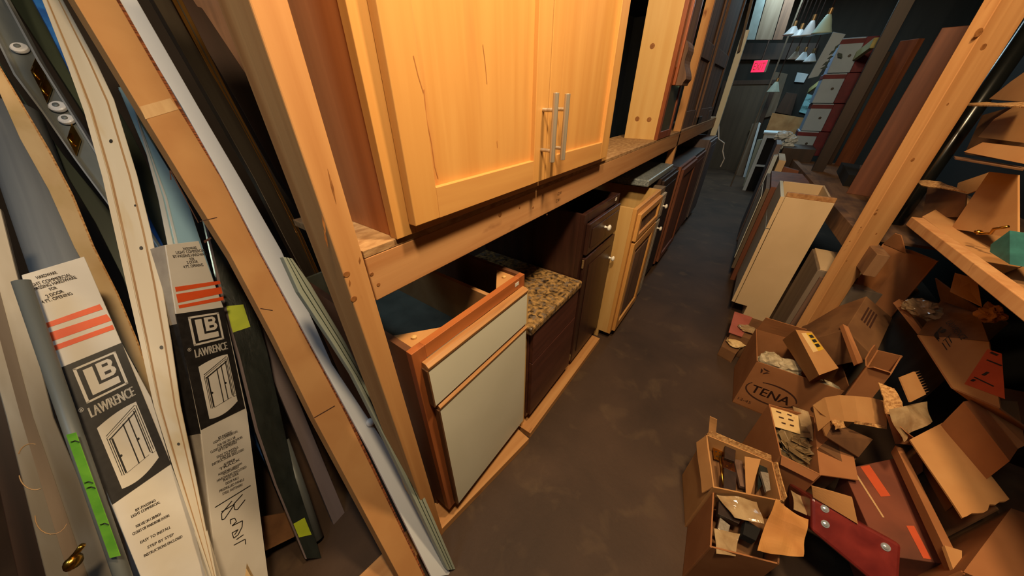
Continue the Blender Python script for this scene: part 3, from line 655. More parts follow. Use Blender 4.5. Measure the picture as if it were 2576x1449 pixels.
for pts in (((275, 890), (680, 640)), ((350, 960), (470, 815)), ((350, 960), (355, 1030), (385, 1020), (500, 850), (350, 940)), ((490, 850), (500, 915), (530, 915), (620, 800)), ((490, 850), (590, 740)), ((455, 1080), (450, 1030), (500, 1010), (520, 1050), (470, 1100), (590, 1040), (585, 1110), (540, 1200), (490, 1240), (470, 1180), (540, 1140), (500, 1200)), ((520, 1255), (600, 1200)), ((490, 1320), (620, 1250), (625, 1310))):
    for a, b in zip(pts, pts[1:]): seg(HB, P_(*a), P_(*b), 2.0)
build(mb, 'print_drawing', inkk, HB.o)
# casing board with groove and nail holes
CS = lean('door_casing', 'long off white painted door casing leaning between the two hardware cartons', 'casing',
  [(112, 15, 175, 30, 0.86), (168, 160, 240, 150), (212, 282, 287, 250), (258, 447, 345, 440), (290, 590, 380, 580), (318, 715, 408, 715), (352, 862, 432, 860), (388, 1024, 455, 1020), (440, 1190, 490, 1185), (492, 1340, 520, 1338, 0.74)], .016, casing)
build(CS.mesh(.20, .26, .0008, .003), 'groove', casingo, CS.o); build(CS.mesh(.74, .80, .0008, .003), 'groove', casingo, CS.o); build(CS.mesh(0, .17, .003, .004), 'outer_bead', casing, CS.o)
mb = MB()
for x, y, r_ in ((279, 355, 5), (340, 517, 3), (355, 624, 5), (406, 874, 5), (449, 1117, 4)):
    CS.patch([(x+r_*math.cos(i*.785), y+r_*math.sin(i*.785)) for i in range(8)], .001, mb=mb)
build(mb, 'nail_hole', inkk, CS.o)
# tan ragged cardboard strip
TB = lean('cardboard_strip', 'tan corrugated strip with torn edge leaning behind the nearer hardware carton', 'cardboard',
  [(4, 245, 38, 233, 0.90), (50, 348, 122, 376), (122, 477, 182, 490), (186, 620, 236, 622), (254, 744, 296, 740), (300, 850, 346, 860), (350, 940, 382, 960, 0.87)], .014, tanb)
build(TB.mesh(.93, 1.05, .001, .008), 'torn_edge', tornm, TB.o)
# roller track in its tray
RT = Strip([(-12, 95, 22, 10, 1.02), (34, 188, 98, 150), (105, 282, 160, 250), (188, 402, 232, 366), (268, 510, 300, 470, 0.96)], .03, .78, .4, (.4, .9, 0))
RT.o = build(RT.mesh(0, 1, -.022, .005), 'roller_track', galvb, label='grey metal track tray holding brass hangers and white rollers at upper left', cat='track', M=RT.M)
build(RT.mesh(0, .07, 0, .026), 'tray_lip', alum, RT.o); build(RT.mesh(.92, 1, 0, .026), 'tray_lip', alum, RT.o)
for x, y, r_ in ((54, 125, .020), (150, 272, .020), (172, 304, .018)):
    p = RT.at(x, y, -.016)
    ro = build(MB().lathe(p, RT.n, [(r_, 0), (r_*1.05, .003), (r_*1.05, .009), (r_*.85, .012)], 24), 'roller_wheel', plast, RT.o, smooth=False, bevel=.0008)
    build(MB().lathe(p+RT.n*.012, RT.n, [(r_*.4, 0), (r_*.4, .003), (r_*.2, .005)], 16), 'axle_cap', galvb, ro)
for x, y, hh in ((97, 185, .05), (118, 226, .035), (188, 352, .045)):
    p = RT.at(x, y, -.016); a = RT.ax; c_ = RT.ac
    hg = build(MB().hexa([p-c_*.034-a*hh*.8, p+c_*.030-a*hh*.7, p+c_*.034+a*hh*.8, p-c_*.026+a*hh*.7], [q+RT.n*.004 for q in (p-c_*.034-a*hh*.8, p+c_*.030-a*hh*.7, p+c_*.034+a*hh*.8, p-c_*.026+a*hh*.7)]), 'hanger_plate', brass, RT.o, bevel=.001)
    build(MB().tube([p-c_*.014-a*.012+RT.n*.006, p-c_*.014+a*.012+RT.n*.010, p+c_*.004+a*.014+RT.n*.010], .0032), 'hanger_hook', brass, hg, smooth=True)
# dark boards and odd pieces filling the back
lean('door_slab', 'dark green door slab leaning behind the roller track', 'door', [(20, -10, 135, 25, 1.16), (150, 190, 235, 175), (240, 330, 330, 330), (330, 560, 440, 560), (430, 830, 520, 830, 1.2)], .035, darkg)
lean('dark_plank', 'narrow blackish plank leaning between the tan strip and the roller track', 'board', [(20, 190, 60, 250, 1.04), (120, 360, 160, 390), (240, 560, 300, 560), (310, 700, 352, 690), (345, 800, 385, 790, 1.08)], .02, darkg)
lean('blue_foam_strip', 'bright blue foam strip standing at the upper left behind the casing', 'strip', [(90, 14, 116, 18, 1.05), (118, 66, 136, 66), (160, 150, 178, 150, 1.06)], .02, bluem)
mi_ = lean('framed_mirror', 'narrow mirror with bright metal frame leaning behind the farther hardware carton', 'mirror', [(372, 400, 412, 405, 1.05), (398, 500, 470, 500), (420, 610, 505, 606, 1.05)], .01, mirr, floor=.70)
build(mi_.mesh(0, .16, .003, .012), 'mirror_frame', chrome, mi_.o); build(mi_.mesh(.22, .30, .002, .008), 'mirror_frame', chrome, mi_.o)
s0 = onK(60, 380, .98); s1 = onK(172, 690, .92); d = (s1-s0).normalized()
e = s1 + d*((.05-s1.z)/d.z)
build(MB().cyl(s0-d*.15, e, .062, 28), 'metal_duct', alum, label='round bare metal duct leaning at the far left edge', cat='duct', M=frame(e, -d), smooth=True)
s0 = onK(92, 820, .64); s1 = onK(292, 1400, .64); d = (s1-s0).normalized(); e = s1+d*((.04-s1.z)/d.z)
gp = build(MB().cyl(s0-d*.10, e, .0118, 20), 'conduit_pipe', galvb, label='thin blue grey conduit with a green label leaning left of the hardware carton', cat='pipe', M=frame(e, -d), smooth=True)
q = [onK(*t) for t in ((166, 1094, .622), (190, 1088, .622), (302, 1398, .622), (276, 1404, .622))]
build(MB().slab(q, .001), 'green_label', lgreen, gp)
mb = MB()
for x, y in ((188, 1112), (222, 1215), (228, 1228), (262, 1320)):
    p = onK(x, y, .620); mb.tube([p-cR*.008, p+cU*.003, p+cR*.009], .0008, 5)
build(mb, 'label_writing', inkk, gp)
GC = lean('steel_channel', 'wide dusty steel channel with chalk scribbles leaning in the lower left corner', 'channel',
  [(-60, 780, 70, 790, .66), (15, 1050, 136, 1050), (112, 1440, 285, 1408, .66)], .02, galv)
build(GC.mesh(.30, .55, .001, .003), 'brown_band', greywood, GC.o)  # grey brown band along the channel face
for cx, cy, rx, ry, a0, a1 in ((88, 1190, 40, 42, 1.2, 3.0), (130, 1300, 42, 44, .4, 3.2), (80, 1150, 34, 34, 3.4, 5.0)):
    pts = [GC.at(cx+rx*math.cos(a0+(a1-a0)*i/9), cy+ry*math.sin(a0+(a1-a0)*i/9), .0006) for i in range(10)]
    build(MB().tube(pts, .0009, 5), 'chalk_scribble', casingo, GC.o)
p = onK(192, 1392, .62)
br = build(MB().tube([p-cR*.02-cU*.02, p+cU*.0, p+cR*.012+cU*.016], .005, 10).lathe(p-cR*.012-cU*.018, cR, [(.012, 0), (.015, .006), (.010, .014)], 14), 'brass_catch', brass, label='small brass catch lying at the foot of the steel channel', cat='hardware', smooth=True)
lean('dark_plank', 'blackish plank leaning at the extreme lower left corner', 'board', [(-60, 1000, 20, 980, 0.74), (-10, 1200, 70, 1180), (40, 1430, 120, 1410, 0.74)], .03, espd)
# lower middle: wrapped slab, boards, pipe, labels
WP = lean('wrapped_panel', 'dark panel in black plastic wrap leaning under the brown carton', 'panel', [(545, 700, 610, 690, 1.03), (572, 820, 652, 815), (596, 900, 672, 880), (642, 1085, 706, 1040), (690, 1220, 742, 1200), (745, 1352, 790, 1345, 1.03)], .03, blackp)
build(WP.mesh(0, .10, .002, .006), 'wrap_ridge', purp, WP.o)
build(WP.patch([(568, 770), (612, 766), (630, 822), (582, 838)], .001), 'yellow_label', ygreen, WP.o)
build(WP.patch([(738, 1318), (766, 1302), (784, 1345), (752, 1352)], .001), 'yellow_label', ygreen, WP.o)
lean('purple_board', 'purple grey board leaning in the shade below the brown carton', 'board', [(640, 830, 700, 850, 1.15), (691, 963, 748, 1000), (770, 1150, 818, 1170), (841, 1324, 882, 1324, 1.15)], .02, purp)
a = onK(712, 1110, 1.09); b = onK(762, 1250, 1.09); d = (b-a).normalized(); e = b+d*((.03-b.z)/d.z)
build(MB().cyl(a, e, .018, 18), 'pvc_pipe', galvb, label='short grey plastic pipe standing beside the wrapped panel', cat='pipe', M=frame(e, -d), smooth=True)
q = [onK(*p) for p in ((656, 1300, 1.02), (716, 1290, 1.06), (742, 1350, 1.06), (668, 1385, 1.02))]
build(MB().sheet(q, 6, 6, .005, .006, 8, 3), 'cardboard_scrap', cardd, label='brown cardboard scrap on the floor under the wrapped panel', cat='cardboard')
# ------------------------------------------------------------------ right rack
def rquad(pts): return [ {'X': onX, 'Y': onY, 'Z': onZ, 'K': onK}[p[2]](p[0], p[1], p[3]) for p in pts]
a = onY(2036, 826, 1.90); b = onY(2533, 10, 1.93)
# front upright of the right rack (slightly out of plumb, as in the picture)
d = (b-a).normalized(); f = a-d*(a.z/d.z)
po = bar('rack_post', 'bright upright lumber post on the right side of the aisle', 'post', f, b+d*((2.8-b.z)/d.z), .105, .045, cR, lum)
xx = (cR-d*cR.dot(d)).normalized(); nn = d.cross(xx); nn = nn if nn.dot(EYE-f) > 0 else -nn; f0 = f+nn*.0226; mb = MB()
for x, y, r_ in ((2462, 82, .012), (2474, 118, .009), (2204, 588, .004), (2202, 538, .006), (2207, 528, .004), (2296, 402, .007), (2166, 572, .003), (2138, 607, .003), (2130, 656, .003), (2384, 262, .004)):
    dd = ray(x, y); mb.lathe(EYE+dd*((f0-EYE).dot(nn)/dd.dot(nn)), nn, [(r_, 0), (r_*.8, .0006)], 14)
build(mb, 'knot', knotm, po)
RX = .56
pa = onZ(2300, 549, 1.0); pb_ = onZ(2506, 701, 1.0)
bar('shelf_rail', 'near lumber shelf rail at right carrying the open bins', 'rail', pa+(pa-pb_)*.05+V((.016, 0, -.017)), pb_+(pb_-pa)*1.2+V((.016, 0, -.017)), .032, .032, (1, 0, 0), lum_y)
build(MB().box(.60, 1.5, .2, 1.85, .955, .972), 'shelf_deck', ply, label='plywood shelf deck behind the near rail at right', cat='shelf', bevel=.001)
fa_, fb_ = onZ(1988, 402, .80), onZ(2150, 592, .80)
bar('shelf_rail', 'dusty lumber rail running down the far right side toward the bright post', 'rail', fa_+V((.02, 0, -.03)), fb_+(fb_-fa_)*.12+V((.02, 0, -.03)), .04, .10, (1, 0, 0), lum_d)
u = (fb_-fa_).normalized(); n = V((u.y, -u.x, 0))
if n.x < 0: n = -n
q0, q1 = fa_+n*.05, fb_+n*.05
build(MB().hexa([q0+V((0, 0, -.012)), q1+V((0, 0, -.012)), q1+n*.8+V((0, 0, -.012)), q0+n*.8+V((0, 0, -.012))], [q0, q1, q1+n*.8, q0+n*.8]), 'shelf_deck', lum_d, label='dusty board deck behind the far right rail', cat='shelf')
build(MB().box(1.55, 1.57, .2, 5.2, 0, 2.6), 'darkness_backdrop', voidm, label='black sheet added for the darkness behind the right rack', cat='panel')  # added black sheet: paints the unlit depth behind the rack
# middle dark post and brace
a = onZ(2052, 430, .80); P = onY(2052, 430, a.y); tp = onY(2178, 95, a.y)
bar('rack_post', 'dark far upright post on the right side of the aisle', 'post', V((a.x, a.y, 0)), V((a.x+.03, a.y, 2.7)), .08, .04, (1, 0, 0), espd)
a, b = onX(2036, 228, .44), onX(2172, 128, .52)
bar('diagonal_brace', 'yellowish lumber brace crossing the far right rack', 'brace', a, b+(b-a)*.1, .07, .03, (0, .3, 1), yelwood)
# tall brown slabs standing on the deck
def standing(name, label, cat, bl, br, z, ytop, dep, m):
    A, B = onZ(*bl, z), onZ(*br, z)
    lo, hi = z, 3
    for _ in range(40):
        mid = (lo+hi)/2; pv = V((A.x, A.y, mid))-EYE; yy = FH/2-FPX*pv.dot(cU)/pv.dot(cF)
        if yy > ytop: lo = mid
        else: hi = mid
    hi = min(hi, 2.75)
    nn = V((B.y-A.y, A.x-B.x, 0)).normalized()
    if nn.dot(EYE-A) > 0: nn = -nn
    return build(MB().hexa([A, B, B+nn*dep, A+nn*dep], [p+V((0, 0, hi-z)) for p in (A, B, B+nn*dep, A+nn*dep)]), name, m, label=label, cat=cat, bevel=.003)
standing('door_slab', 'tall reddish brown slab standing on the far right deck, next to the bright post', 'door', (2128, 486), (2216, 500), .80, 70, .05, redbrown)
standing('door_slab', 'narrow reddish brown slab standing on the far right deck, second from the bright post', 'door', (2098, 415), (2130, 422), .80, 103, .05, redbrown)
standing('door_slab', 'dark brown slab standing on the far right deck, by the dark far post', 'door', (2064, 412), (2092, 414), .80, 130, .04, espd)
q = rquad([(2104, 432, 'Z', .80), (2150, 440, 'Z', .80), (2140, 470, 'Z', .80), (2120, 468, 'Z', .80)])
build(MB().hexa(q, [p+V((0, 0, .08)) for p in q]), 'dark_block', voidm, label='small black box on the far right deck under the brown slabs', cat='box')
# black pole with a glint
a = onX(2290, 492, .70); b = onX(2549, 125, .72); d = (b-a).normalized()
build(MB().cyl(V((a.x+.02, a.y, 0)), b+d*.5, .030, 24), 'black_pole', blackm, label='glossy black pole standing behind the bright post', cat='pole', smooth=True)
# ------------------------------------------------------------------ right floor cabinets
w = thing('base_cabinet', 'cream laminate base cabinet jutting into the aisle at right with toe notch', 'cabinet', loc=(.5, 2.6, 0))
wy = 2.40; x0 = .238; xe = .455
build(MB().prism([(x0, wy, .11), (x0, wy, .868), (xe, wy, .868), (xe, wy, 0), (x0+.075, wy, 0), (x0+.075, wy, .11)], (0, .016, 0)), 'side_panel', creampaint, w, bevel=.001)
bx(w, 'side_panel', x0, xe, 2.88, 2.896, 0.0, .868, creampaint); bx(w, 'back_panel', xe-.01, xe, wy+.016, 2.88, 0, .868, creampaint)
bx(w, 'toe_kick', x0+.075, x0+.085, wy+.016, 2.88, 0, .11, creampaint); bx(w, 'bottom_panel', x0+.01, xe-.01, wy+.016, 2.88, .11, .125, creampaint)
bx(w, 'top_rail', x0, xe, wy+.002, wy+.02, .8685, .895, oakm); bx(w, 'inner_shelf', x0+.01, xe-.01, wy+.016, 2.88, .60, .612, espd)
for z0, z1, nm in ((.115, .665, 'door'), (.672, .868, 'drawer_front')):
    d_ = build(MB().box(x0-.022, x0-.004, wy+.001, 2.895, z0, z1), nm, whitelam, w, bevel=.002)
    build(MB().box(x0-.0225, x0-.0035, wy-.002, wy+.001, z0, z1), 'edge_band', creampaint, d_)
w2 = thing('base_cabinet', 'oak cabinet with white door standing just beyond the cream one at right', 'cabinet', loc=(.5, 3.3, 0))
build(MB().box(.19, .43, 3.0, 3.7, 0, .80), 'carcass', redbrown, w2, bevel=.002)
d_ = build(MB().box(.165, .189, 3.02, 3.68, .10, .78), 'door', greywood, w2, bevel=.002)
build(MB().box(.160, .1645, 3.09, 3.61, .17, .71), 'door_panel', whitelam, d_, bevel=.001)
g = thing('low_cabinet', 'low dusty grey brown cabinet with cream top before the cream cabinet', 'cabinet', loc=(.55, 2.2, 0))
c1, c2, c3, c4 = onZ(2035, 607, .62), onZ(2069, 677, .62), onZ(2090, 681, .62), onZ(2092, 624, .62)
xa = (c1.x+c2.x)/2; ya, yb = c2.y, min(c1.y, wy-.03)
build(MB().box(xa, xa+.36, ya, yb, 0, .61), 'carcass', greywood, g, bevel=.003)
build(MB().box(xa+.008, xa+.352, ya+.008, yb-.008, .6105, .618), 'top_panel', creampaint, g)
build(MB().box(xa+.02, xa+.34, ya-.012, ya-.0005, .05, .58), 'end_panel', barn, g, bevel=.002)
build(MB().cyl((xa-.002, ya+.10, .16), (xa-.012, ya+.10, .16), .008, 10), 'screw', dullmet, g)
p0 = onZ(2110, 696, .60)
build(MB().box(p0.x-.02, p0.x+.50, 1.95, 2.0, 0, .60), 'grey_board', greywood, label='dark grey board standing on edge behind the bright post', cat='board', bevel=.002)
# ------------------------------------------------------------------ cartons on the floor, front to back
def box4(bl, ux, uy, h, z0=0, shrink=0):
    bl = V(bl); ux = V(ux); uy = V(uy); B = [bl, bl+ux, bl+ux+uy, bl+uy]; up = V((0, 0, h))
    return [p+V((0, 0, z0)) for p in B], [p+V((0, 0, z0))+up for p in B]
# large printed carton
B, T = box4((.330, 1.525, 0), (.335, .012, 0), (-.014, .29, 0), .302)
tc, B, T = carton('open_carton', 'large open carton with an oval brown logo print on the aisle floor', 'carton', B, T, cardr, [(2, .10, -15)])
o = B[0]+V((0, -.0008, 0)); ux = (B[1]-B[0]).normalized(); uz = V((0, 0, 1))
def fp(a, z): return o+ux*a+uz*z
mb = MB()
mb.text('TENA', fp(.038, .115), ux, V((0, 0, 1)), .050, .15, bold=.0012)
for a0, a1 in ((2.6, 6.1), (.05, 2.1)):
    P = [(math.cos(a0+(a1-a0)*i/16), math.sin(a0+(a1-a0)*i/16)) for i in range(17)]
    for i, ((x, y), (x2, y2)) in enumerate(zip(P, P[1:])):
        th = .004+.004*abs(math.sin(3.14*i/16))
        mb.prism([fp(.112+x*.10, .14+y*.066), fp(.112+x2*.10, .14+y2*.066), fp(.112+x2*(.10-th), .14+y2*(.066-th)), fp(.112+x*(.10-th), .14+y*(.066-th))], (0, .0004, 0))
mb.prism([fp(.195, .105), fp(.218, .128), fp(.250, .118), fp(.220, .115)], (0, .0004, 0))
star = []
for i in range(40):
    r_ = .027 if i % 2 else .023; star.append(fp(.285+r_*math.cos(i*math.pi/20), .155+r_*math.sin(i*math.pi/20)))
mb.prism(star, (0, .0004, 0))
mb.text('6468', fp(.272, .205), ux, uz, .022, .055); mb.text('12-45', fp(.012, .035), ux, uz, .018, .055); pass
for i in range(3):
    a = 2.1*i+.5; c_ = fp(.045, .262); e1 = ux*math.cos(a)+uz*math.sin(a); e2 = ux*math.cos(a+1.6)+uz*math.sin(a+1.6)
    mb.prism([c_+e1*.010, c_+e1*.020, c_+e2*.020, c_+e2*.010], (0, .0004, 0))
build(mb, 'brown_print', inkb, tc, flat_print=True)
mb = MB(); mb.text('NEW', fp(.285, .148)+V((0, -.0006, 0)), ux, uz, .013, .034, center=True); build(mb, 'badge_text', cardr, tc, flat_print=True)
for i, (x, y, z, sx, sy, sz) in enumerate(((1914, 884, .30, .05, .05, .035), (1948, 898, .31, .065, .05, .04), (1985, 918, .31, .07, .045, .045), (1962, 908, .27, .07, .06, .04), (2092, 972, .28, .05, .04, .03))):
    p = onZ(x, y, z); p.y = max(p.y, 1.59); p.x = max(p.x, .395)
    build(MB().blob(p-V((0, 0, .03)), (sx*.8, sy*.8, sz), .35, 2.4, 3, i+3), 'crumpled_wrap', netm, group='crumpled wrap in the printed carton',
      label=('small crumpled white wrap at the left end of the printed carton', 'ribbed white wrap at the middle of the printed carton', 'ribbed white wrap at the right of the printed carton', 'flattened white wrap under the others in the printed carton', 'white paper scrap at the right corner of the printed carton')[i], cat='wrapping', smooth=False)
# long carton with a yellow label standing in it
q = planar(rquad([(2001, 829, 'Z', .50), (2042, 834, 'Z', .50), (2110, 926, 'Z', .43), (2061, 944, 'Z', .42)]))
nv = (q[1]-q[0]).cross(q[3]-q[0]).normalized(); nv = nv if nv.z > 0 else -nv
yc = thing('label_carton', 'narrow carton with a yellow and cream label tilted at the back of the printed carton', 'carton', loc=sum(q, V())/4)
build(MB().hexa(q, [onZ(*t) for t in ((1968, 855, .36), (2020, 870, .36), (2098, 950, .34), (2036, 960, .33))]), 'body', card, yc, bevel=.001)
lp = lambda uu, vv, e=.0006: (q[0]*(1-uu)+q[1]*uu)*(1-vv)+(q[3]*(1-uu)+q[2]*uu)*vv+nv*e
build(MB().prism([lp(.25, .08), lp(.92, .04), lp(.95, .50), lp(.30, .54)], -nv*.0004), 'cream_label', creaml, yc)
build(MB().prism([lp(.55, .06, .0009), lp(.92, .04, .0009), lp(.95, .50, .0009), lp(.60, .53, .0009)], -nv*.0003), 'yellow_label', yell, yc)
mb = MB()
for v in (.12, .24, .36): mb.prism([lp(.62, v, .0012), lp(.86, v-.02, .0012), lp(.88, v+.06, .0012), lp(.64, v+.08, .0012)], -nv*.0003)
build(mb, 'label_writing', inkk, yc)
# small faded red carton and yellow packet beyond
T = [onZ(*t) for t in ((1838, 838, .15), (1888, 856, .15), (1926, 812, .15), (1852, 788, .15))]
fc, B, T = carton('small_carton', 'small faded red topped carton behind the printed carton', 'carton', [V((p.x, p.y, 0)) for p in T], T, cardd, lid=True)
build(MB().prism([T[0]+V((-.012, -.01, .006)), T[0]*.45+T[1]*.55+V((0, -.01, .006)), T[3]*.45+T[2]*.55+V((0, 0, .006)), T[3]+V((-.012, 0, .006))], (0, 0, .003)), 'lid_flap', pinkc, fc)
build(MB().blob((T[1]+T[2])/2*.6+T[0]*.4+V((0, 0, .022)), (.05, .035, .010), .4, 2.6, 3, 21), 'plastic_bag', bagm, label='small clear bag lying on the faded red carton', cat='bag')
T = [onZ(*t) for t in ((1814, 872, .07), (1850, 892, .07), (1874, 862, .07), (1826, 846, .07))]
carton('small_carton', 'tiny low carton on the floor left of the printed carton', 'carton', [V((p.x, p.y, 0)) for p in T], T, cardd, lid=True)
c_ = sum(T, V())/4
yb_ = build(MB().blob(c_+V((.012, .0, .026)), (.045, .04, .022), .3, 2.2, 3, 11), 'yellow_packet', creaml, label='crumpled white and yellow packet on the tiny low carton', cat='packet')
build(MB().sheet([c_+V((-.02, .035, .052)), c_+V((.045, .03, .052)), c_+V((.045, -.005, .052)), c_+V((-.02, .0, .052))], 4, 4, .002, .004, 20, 3), 'yellow_band', yell, yb_)
# carton of hinges
zr = .325
T = rquad([(1963, 1145, 'Z', zr), (2066, 1196, 'Z', zr), (2050, 1048, 'Z', zr), (1934, 1016, 'Z', zr)])
T[2].y = min(T[2].y, 1.40)
B = [V((p.x+.004, p.y+.0, 0)) for p in T]
hc, B, T = carton('hinge_carton', 'open carton full of loose metal hinges with a printed card', 'carton', B, T, cardr, [(1, .085, 75, .03), (0, .03, 150)])
cen = sum(T, V())/4
e1 = (T[1]-T[0]).normalized(); e2 = (T[3]-T[0]).normalized(); L1 = (T[1]-T[0]).length; L2 = (T[3]-T[0]).length
build(MB().hexa([T[0]+e1*.01+e2*.01-V((0, 0, .10)), T[0]+e1*(L1-.01)+e2*.01-V((0, 0, .10)), T[0]+e1*(L1-.01)+e2*(L2-.01)-V((0, 0, .10)), T[0]+e1*.01+e2*(L2-.01)-V((0, 0, .10))],
      [T[0]+e1*.01+e2*.01-V((0, 0, .085)), T[0]+e1*(L1-.01)+e2*.01-V((0, 0, .085)), T[0]+e1*(L1-.01)+e2*(L2-.01)-V((0, 0, .085)), T[0]+e1*.01+e2*(L2-.01)-V((0, 0, .085))]), 'packing_layer', cardd, hc)
q = rquad([(1934, 1019, 'Z', zr-.01), (2008, 1046, 'Z', zr-.012), (2014, 1092, 'Z', zr-.018), (1950, 1074, 'Z', zr-.02)])
cd = build(MB().sheet(q, 6, 5, .0012, .004, 12, 5), 'printed_card', creaml, label='cream printed card lying over the loose hinges', cat='card')
mb = MB(); nq = V((0, 0, .004))
ip = lambda uu, vv: (q[0]*(1-uu)+q[1]*uu)*(1-vv)+(q[3]*(1-uu)+q[2]*uu)*vv+nq
for uu, vv, l_ in ((.2, .2, .3), (.6, .15, .25), (.25, .45, .3), (.6, .4, .3), (.3, .7, .25), (.62, .68, .25)):
    mb.prism([ip(uu, vv), ip(uu+l_*.6, vv), ip(uu+l_*.6, vv+.05), ip(uu, vv+.05)], (0, 0, .0003))
build(mb, 'printed_text', inkb, cd)
random.seed(3); proto = None
def hinge_proto():
    r = thing('loose_hinge', '', 'hinge', loc=(0, 0, 0))
    build(MB().box(-.024, -.002, -.032, .032, -.0012, .0012), 'leaf', dullmet, r, bevel=.0006)
    build(MB().box(.002, .024, -.032, .032, -.0012, .0012), 'leaf', dullmet, r, bevel=.0006)
    build(MB().cyl((0, -.033, .001), (0, .033, .001), .004, 10), 'knuckle', dullmet, r)
    return r
hp = hinge_proto()
spots = [(1960, 1088), (1985, 1100), (2012, 1110), (1978, 1116), (2002, 1126), (2030, 1128), (1990, 1134), (2016, 1144), (2038, 1150), (2000, 1150), (2026, 1164), (2044, 1170), (1972, 1104), (2020, 1090), (2036, 1110), (1990, 1146), (2010, 1158), (2034, 1156), (2050, 1160), (2046, 1138), (1996, 1112), (2022, 1118), (1980, 1128)]
for i, (x, y) in enumerate(spots):
    if i == 0: o_ = hp
    else:
        o_ = hp.copy(); C.objects.link(o_)
        for ch in hp.children:
            c_ = ch.copy(); C.objects.link(c_); c_.parent = o_
    p = onZ(x, y, zr-.05); mxx = T[1].x-.04; p.x = min(max(p.x, T[0].x+.02), mxx)
    o_.matrix_world = Matrix.Translation(p+V((0, 0, .006*(i % 5)))) @ Matrix.Rotation(random.uniform(0, 3.1), 4, 'Z') @ Matrix.Rotation(random.uniform(-.5, .5), 4, 'X') @ Matrix.Rotation(random.uniform(-.4, .4), 4, 'Y')
    setp(o_, 'loose dull metal hinge in the hinge carton', 'hinge', 'loose hinges in the open carton')
q = rquad([(1994, 1022, 'Z', zr-.005), (2030, 1034, 'Z', zr+.02), (2046, 1110, 'Z', zr-.02), (2016, 1092, 'Z', zr-.04)])
build(MB().sheet(q, 8, 8, .0015, .018, 14, 8), 'plastic_bag', bagm, label='clear plastic bag tucked at the back of the hinge carton', cat='bag')
# torn hardware box on the floor, nearest
zr = .30
T = rquad([(1794, 1226, 'Z', zr), (1968, 1262, 'Z', zr), (1944, 1162, 'Z', zr), (1776, 1092, 'Z', zr)])
B = [V((p.x, p.y, 0)) for p in T]
tb, B, T = carton('torn_carton', 'torn open carton of packaged hinge plates on the floor at the aisle edge', 'carton', B, T, card, [(3, .06, 165, .004), (2, .02, 20, .01, tornm, 1), (1, .02, 10, .01, tornm, 1)])
q = rquad([(1786, 1046, 'Z', .375), (1804, 1056, 'Z', .375), (1800, 1100, 'Z', .30), (1782, 1092, 'Z', .30)])
build(MB().sheet(q, 3, 6, .003, .004, 16, 2, ('t',)), 'torn_tab', card, tb)
build(MB().hexa([p+(cen_-p).normalized()*.012-V((0, 0, .08)) for p, cen_ in ((T[i], sum(T, V())/4) for i in range(4))], [p+(cen_-p).normalized()*.012-V((0, 0, .07)) for p, cen_ in ((T[i], sum(T, V())/4) for i in range(4))]), 'packing_layer', cardd, tb)
items = [
 ('hinge_plate', espd, [(1822, 1108), (1851, 1120), (1848, 1160), (1820, 1150)], .285, 'upright dark brown plate at the back of the torn carton', 'plate'),
 ('hinge_plate', copper, [(1815, 1146), (1845, 1162), (1850, 1190), (1818, 1175)], .27, 'copper coloured plate with screw holes in the torn carton', 'plate'),
 ('hinge_plate', espd, [(1819, 1176), (1853, 1190), (1850, 1240), (1817, 1232)], .285, 'blackish packaged plate at the front of the torn carton', 'plate'),
 ('hinge_plate', barn, [(1845, 1152), (1868, 1158), (1880, 1230), (1862, 1225)], .262, 'narrow grey brown plate in the middle of the torn carton', 'plate'),
 ('cardboard_divider', card, [(1869, 1152), (1912, 1160), (1898, 1248), (1888, 1242)], .30, 'tapering cardboard divider standing in the torn carton', 'cardboard'),
 ('hinge_plate', blackp, [(1913, 1160), (1940, 1168), (1945, 1190), (1908, 1240)], .262, 'black wrapped plate at the right end of the torn carton', 'plate'),
 ('hinge_plate', steel, [(1916, 1186), (1938, 1190), (1944, 1236), (1932, 1240)], .285, 'bare steel plate at the right end of the torn carton', 'plate'),
]
cb = sum(T, V())/4
for nm, m, px, z, lb, ct in items:
    q = [onZ(x, y, z) for x, y in px]; q = [p+(cb-p)*.06 for p in q]
    if ct == 'cardboard': q[0].z += .015; q[1].z += .015; q[2].z -= .03; q[3].z -= .03
    o_ = build(MB().slab(q, .012 if ct == 'plate' else .003), nm, m, label=lb, cat=ct, bevel=.001)
    if m is copper:
        mb = MB()
        for uu, vv in ((.3, .2), (.7, .25), (.3, .75), (.7, .8)):
            p = (q[0]*(1-uu)+q[1]*uu)*(1-vv)+(q[3]*(1-uu)+q[2]*uu)*vv; mb.lathe(p, (0, 0, 1), [(.003, 0), (.003, .0015)], 10)
        build(mb, 'screw_head', brass, o_)
a, b = onZ(1805, 1150, .285), onZ(1814, 1226, .278); a += (cb-a)*.1; b += (cb-b)*.1
build(MB().cyl(a, b, .004, 14), 'brass_pin', brass, label='long bright brass pin along the left wall of the torn carton', cat='pin', smooth=True)
q = [onZ(x, y, .245) for x, y in ((1786, 1118), (1818, 1132), (1814, 1158), (1790, 1150))]; q = [p+(cb-p)*.1 for p in q]
kp = build(MB().slab(q, .006), 'strike_plate', brass, label='pale brass strike plate with holes at the back left of the torn carton', cat='plate', bevel=.0005)
mb = MB()
for uu, vv in ((.25, .35), (.6, .3), (.3, .75), (.65, .7)):
    p = (q[0]*(1-uu)+q[1]*uu)*(1-vv)+(q[3]*(1-uu)+q[2]*uu)*vv; mb.lathe(p+V((0, 0, .0002)), (0, 0, 1), [(.0025, 0), (.0025, .0006)], 10)
build(mb, 'screw_hole', inkk, kp)
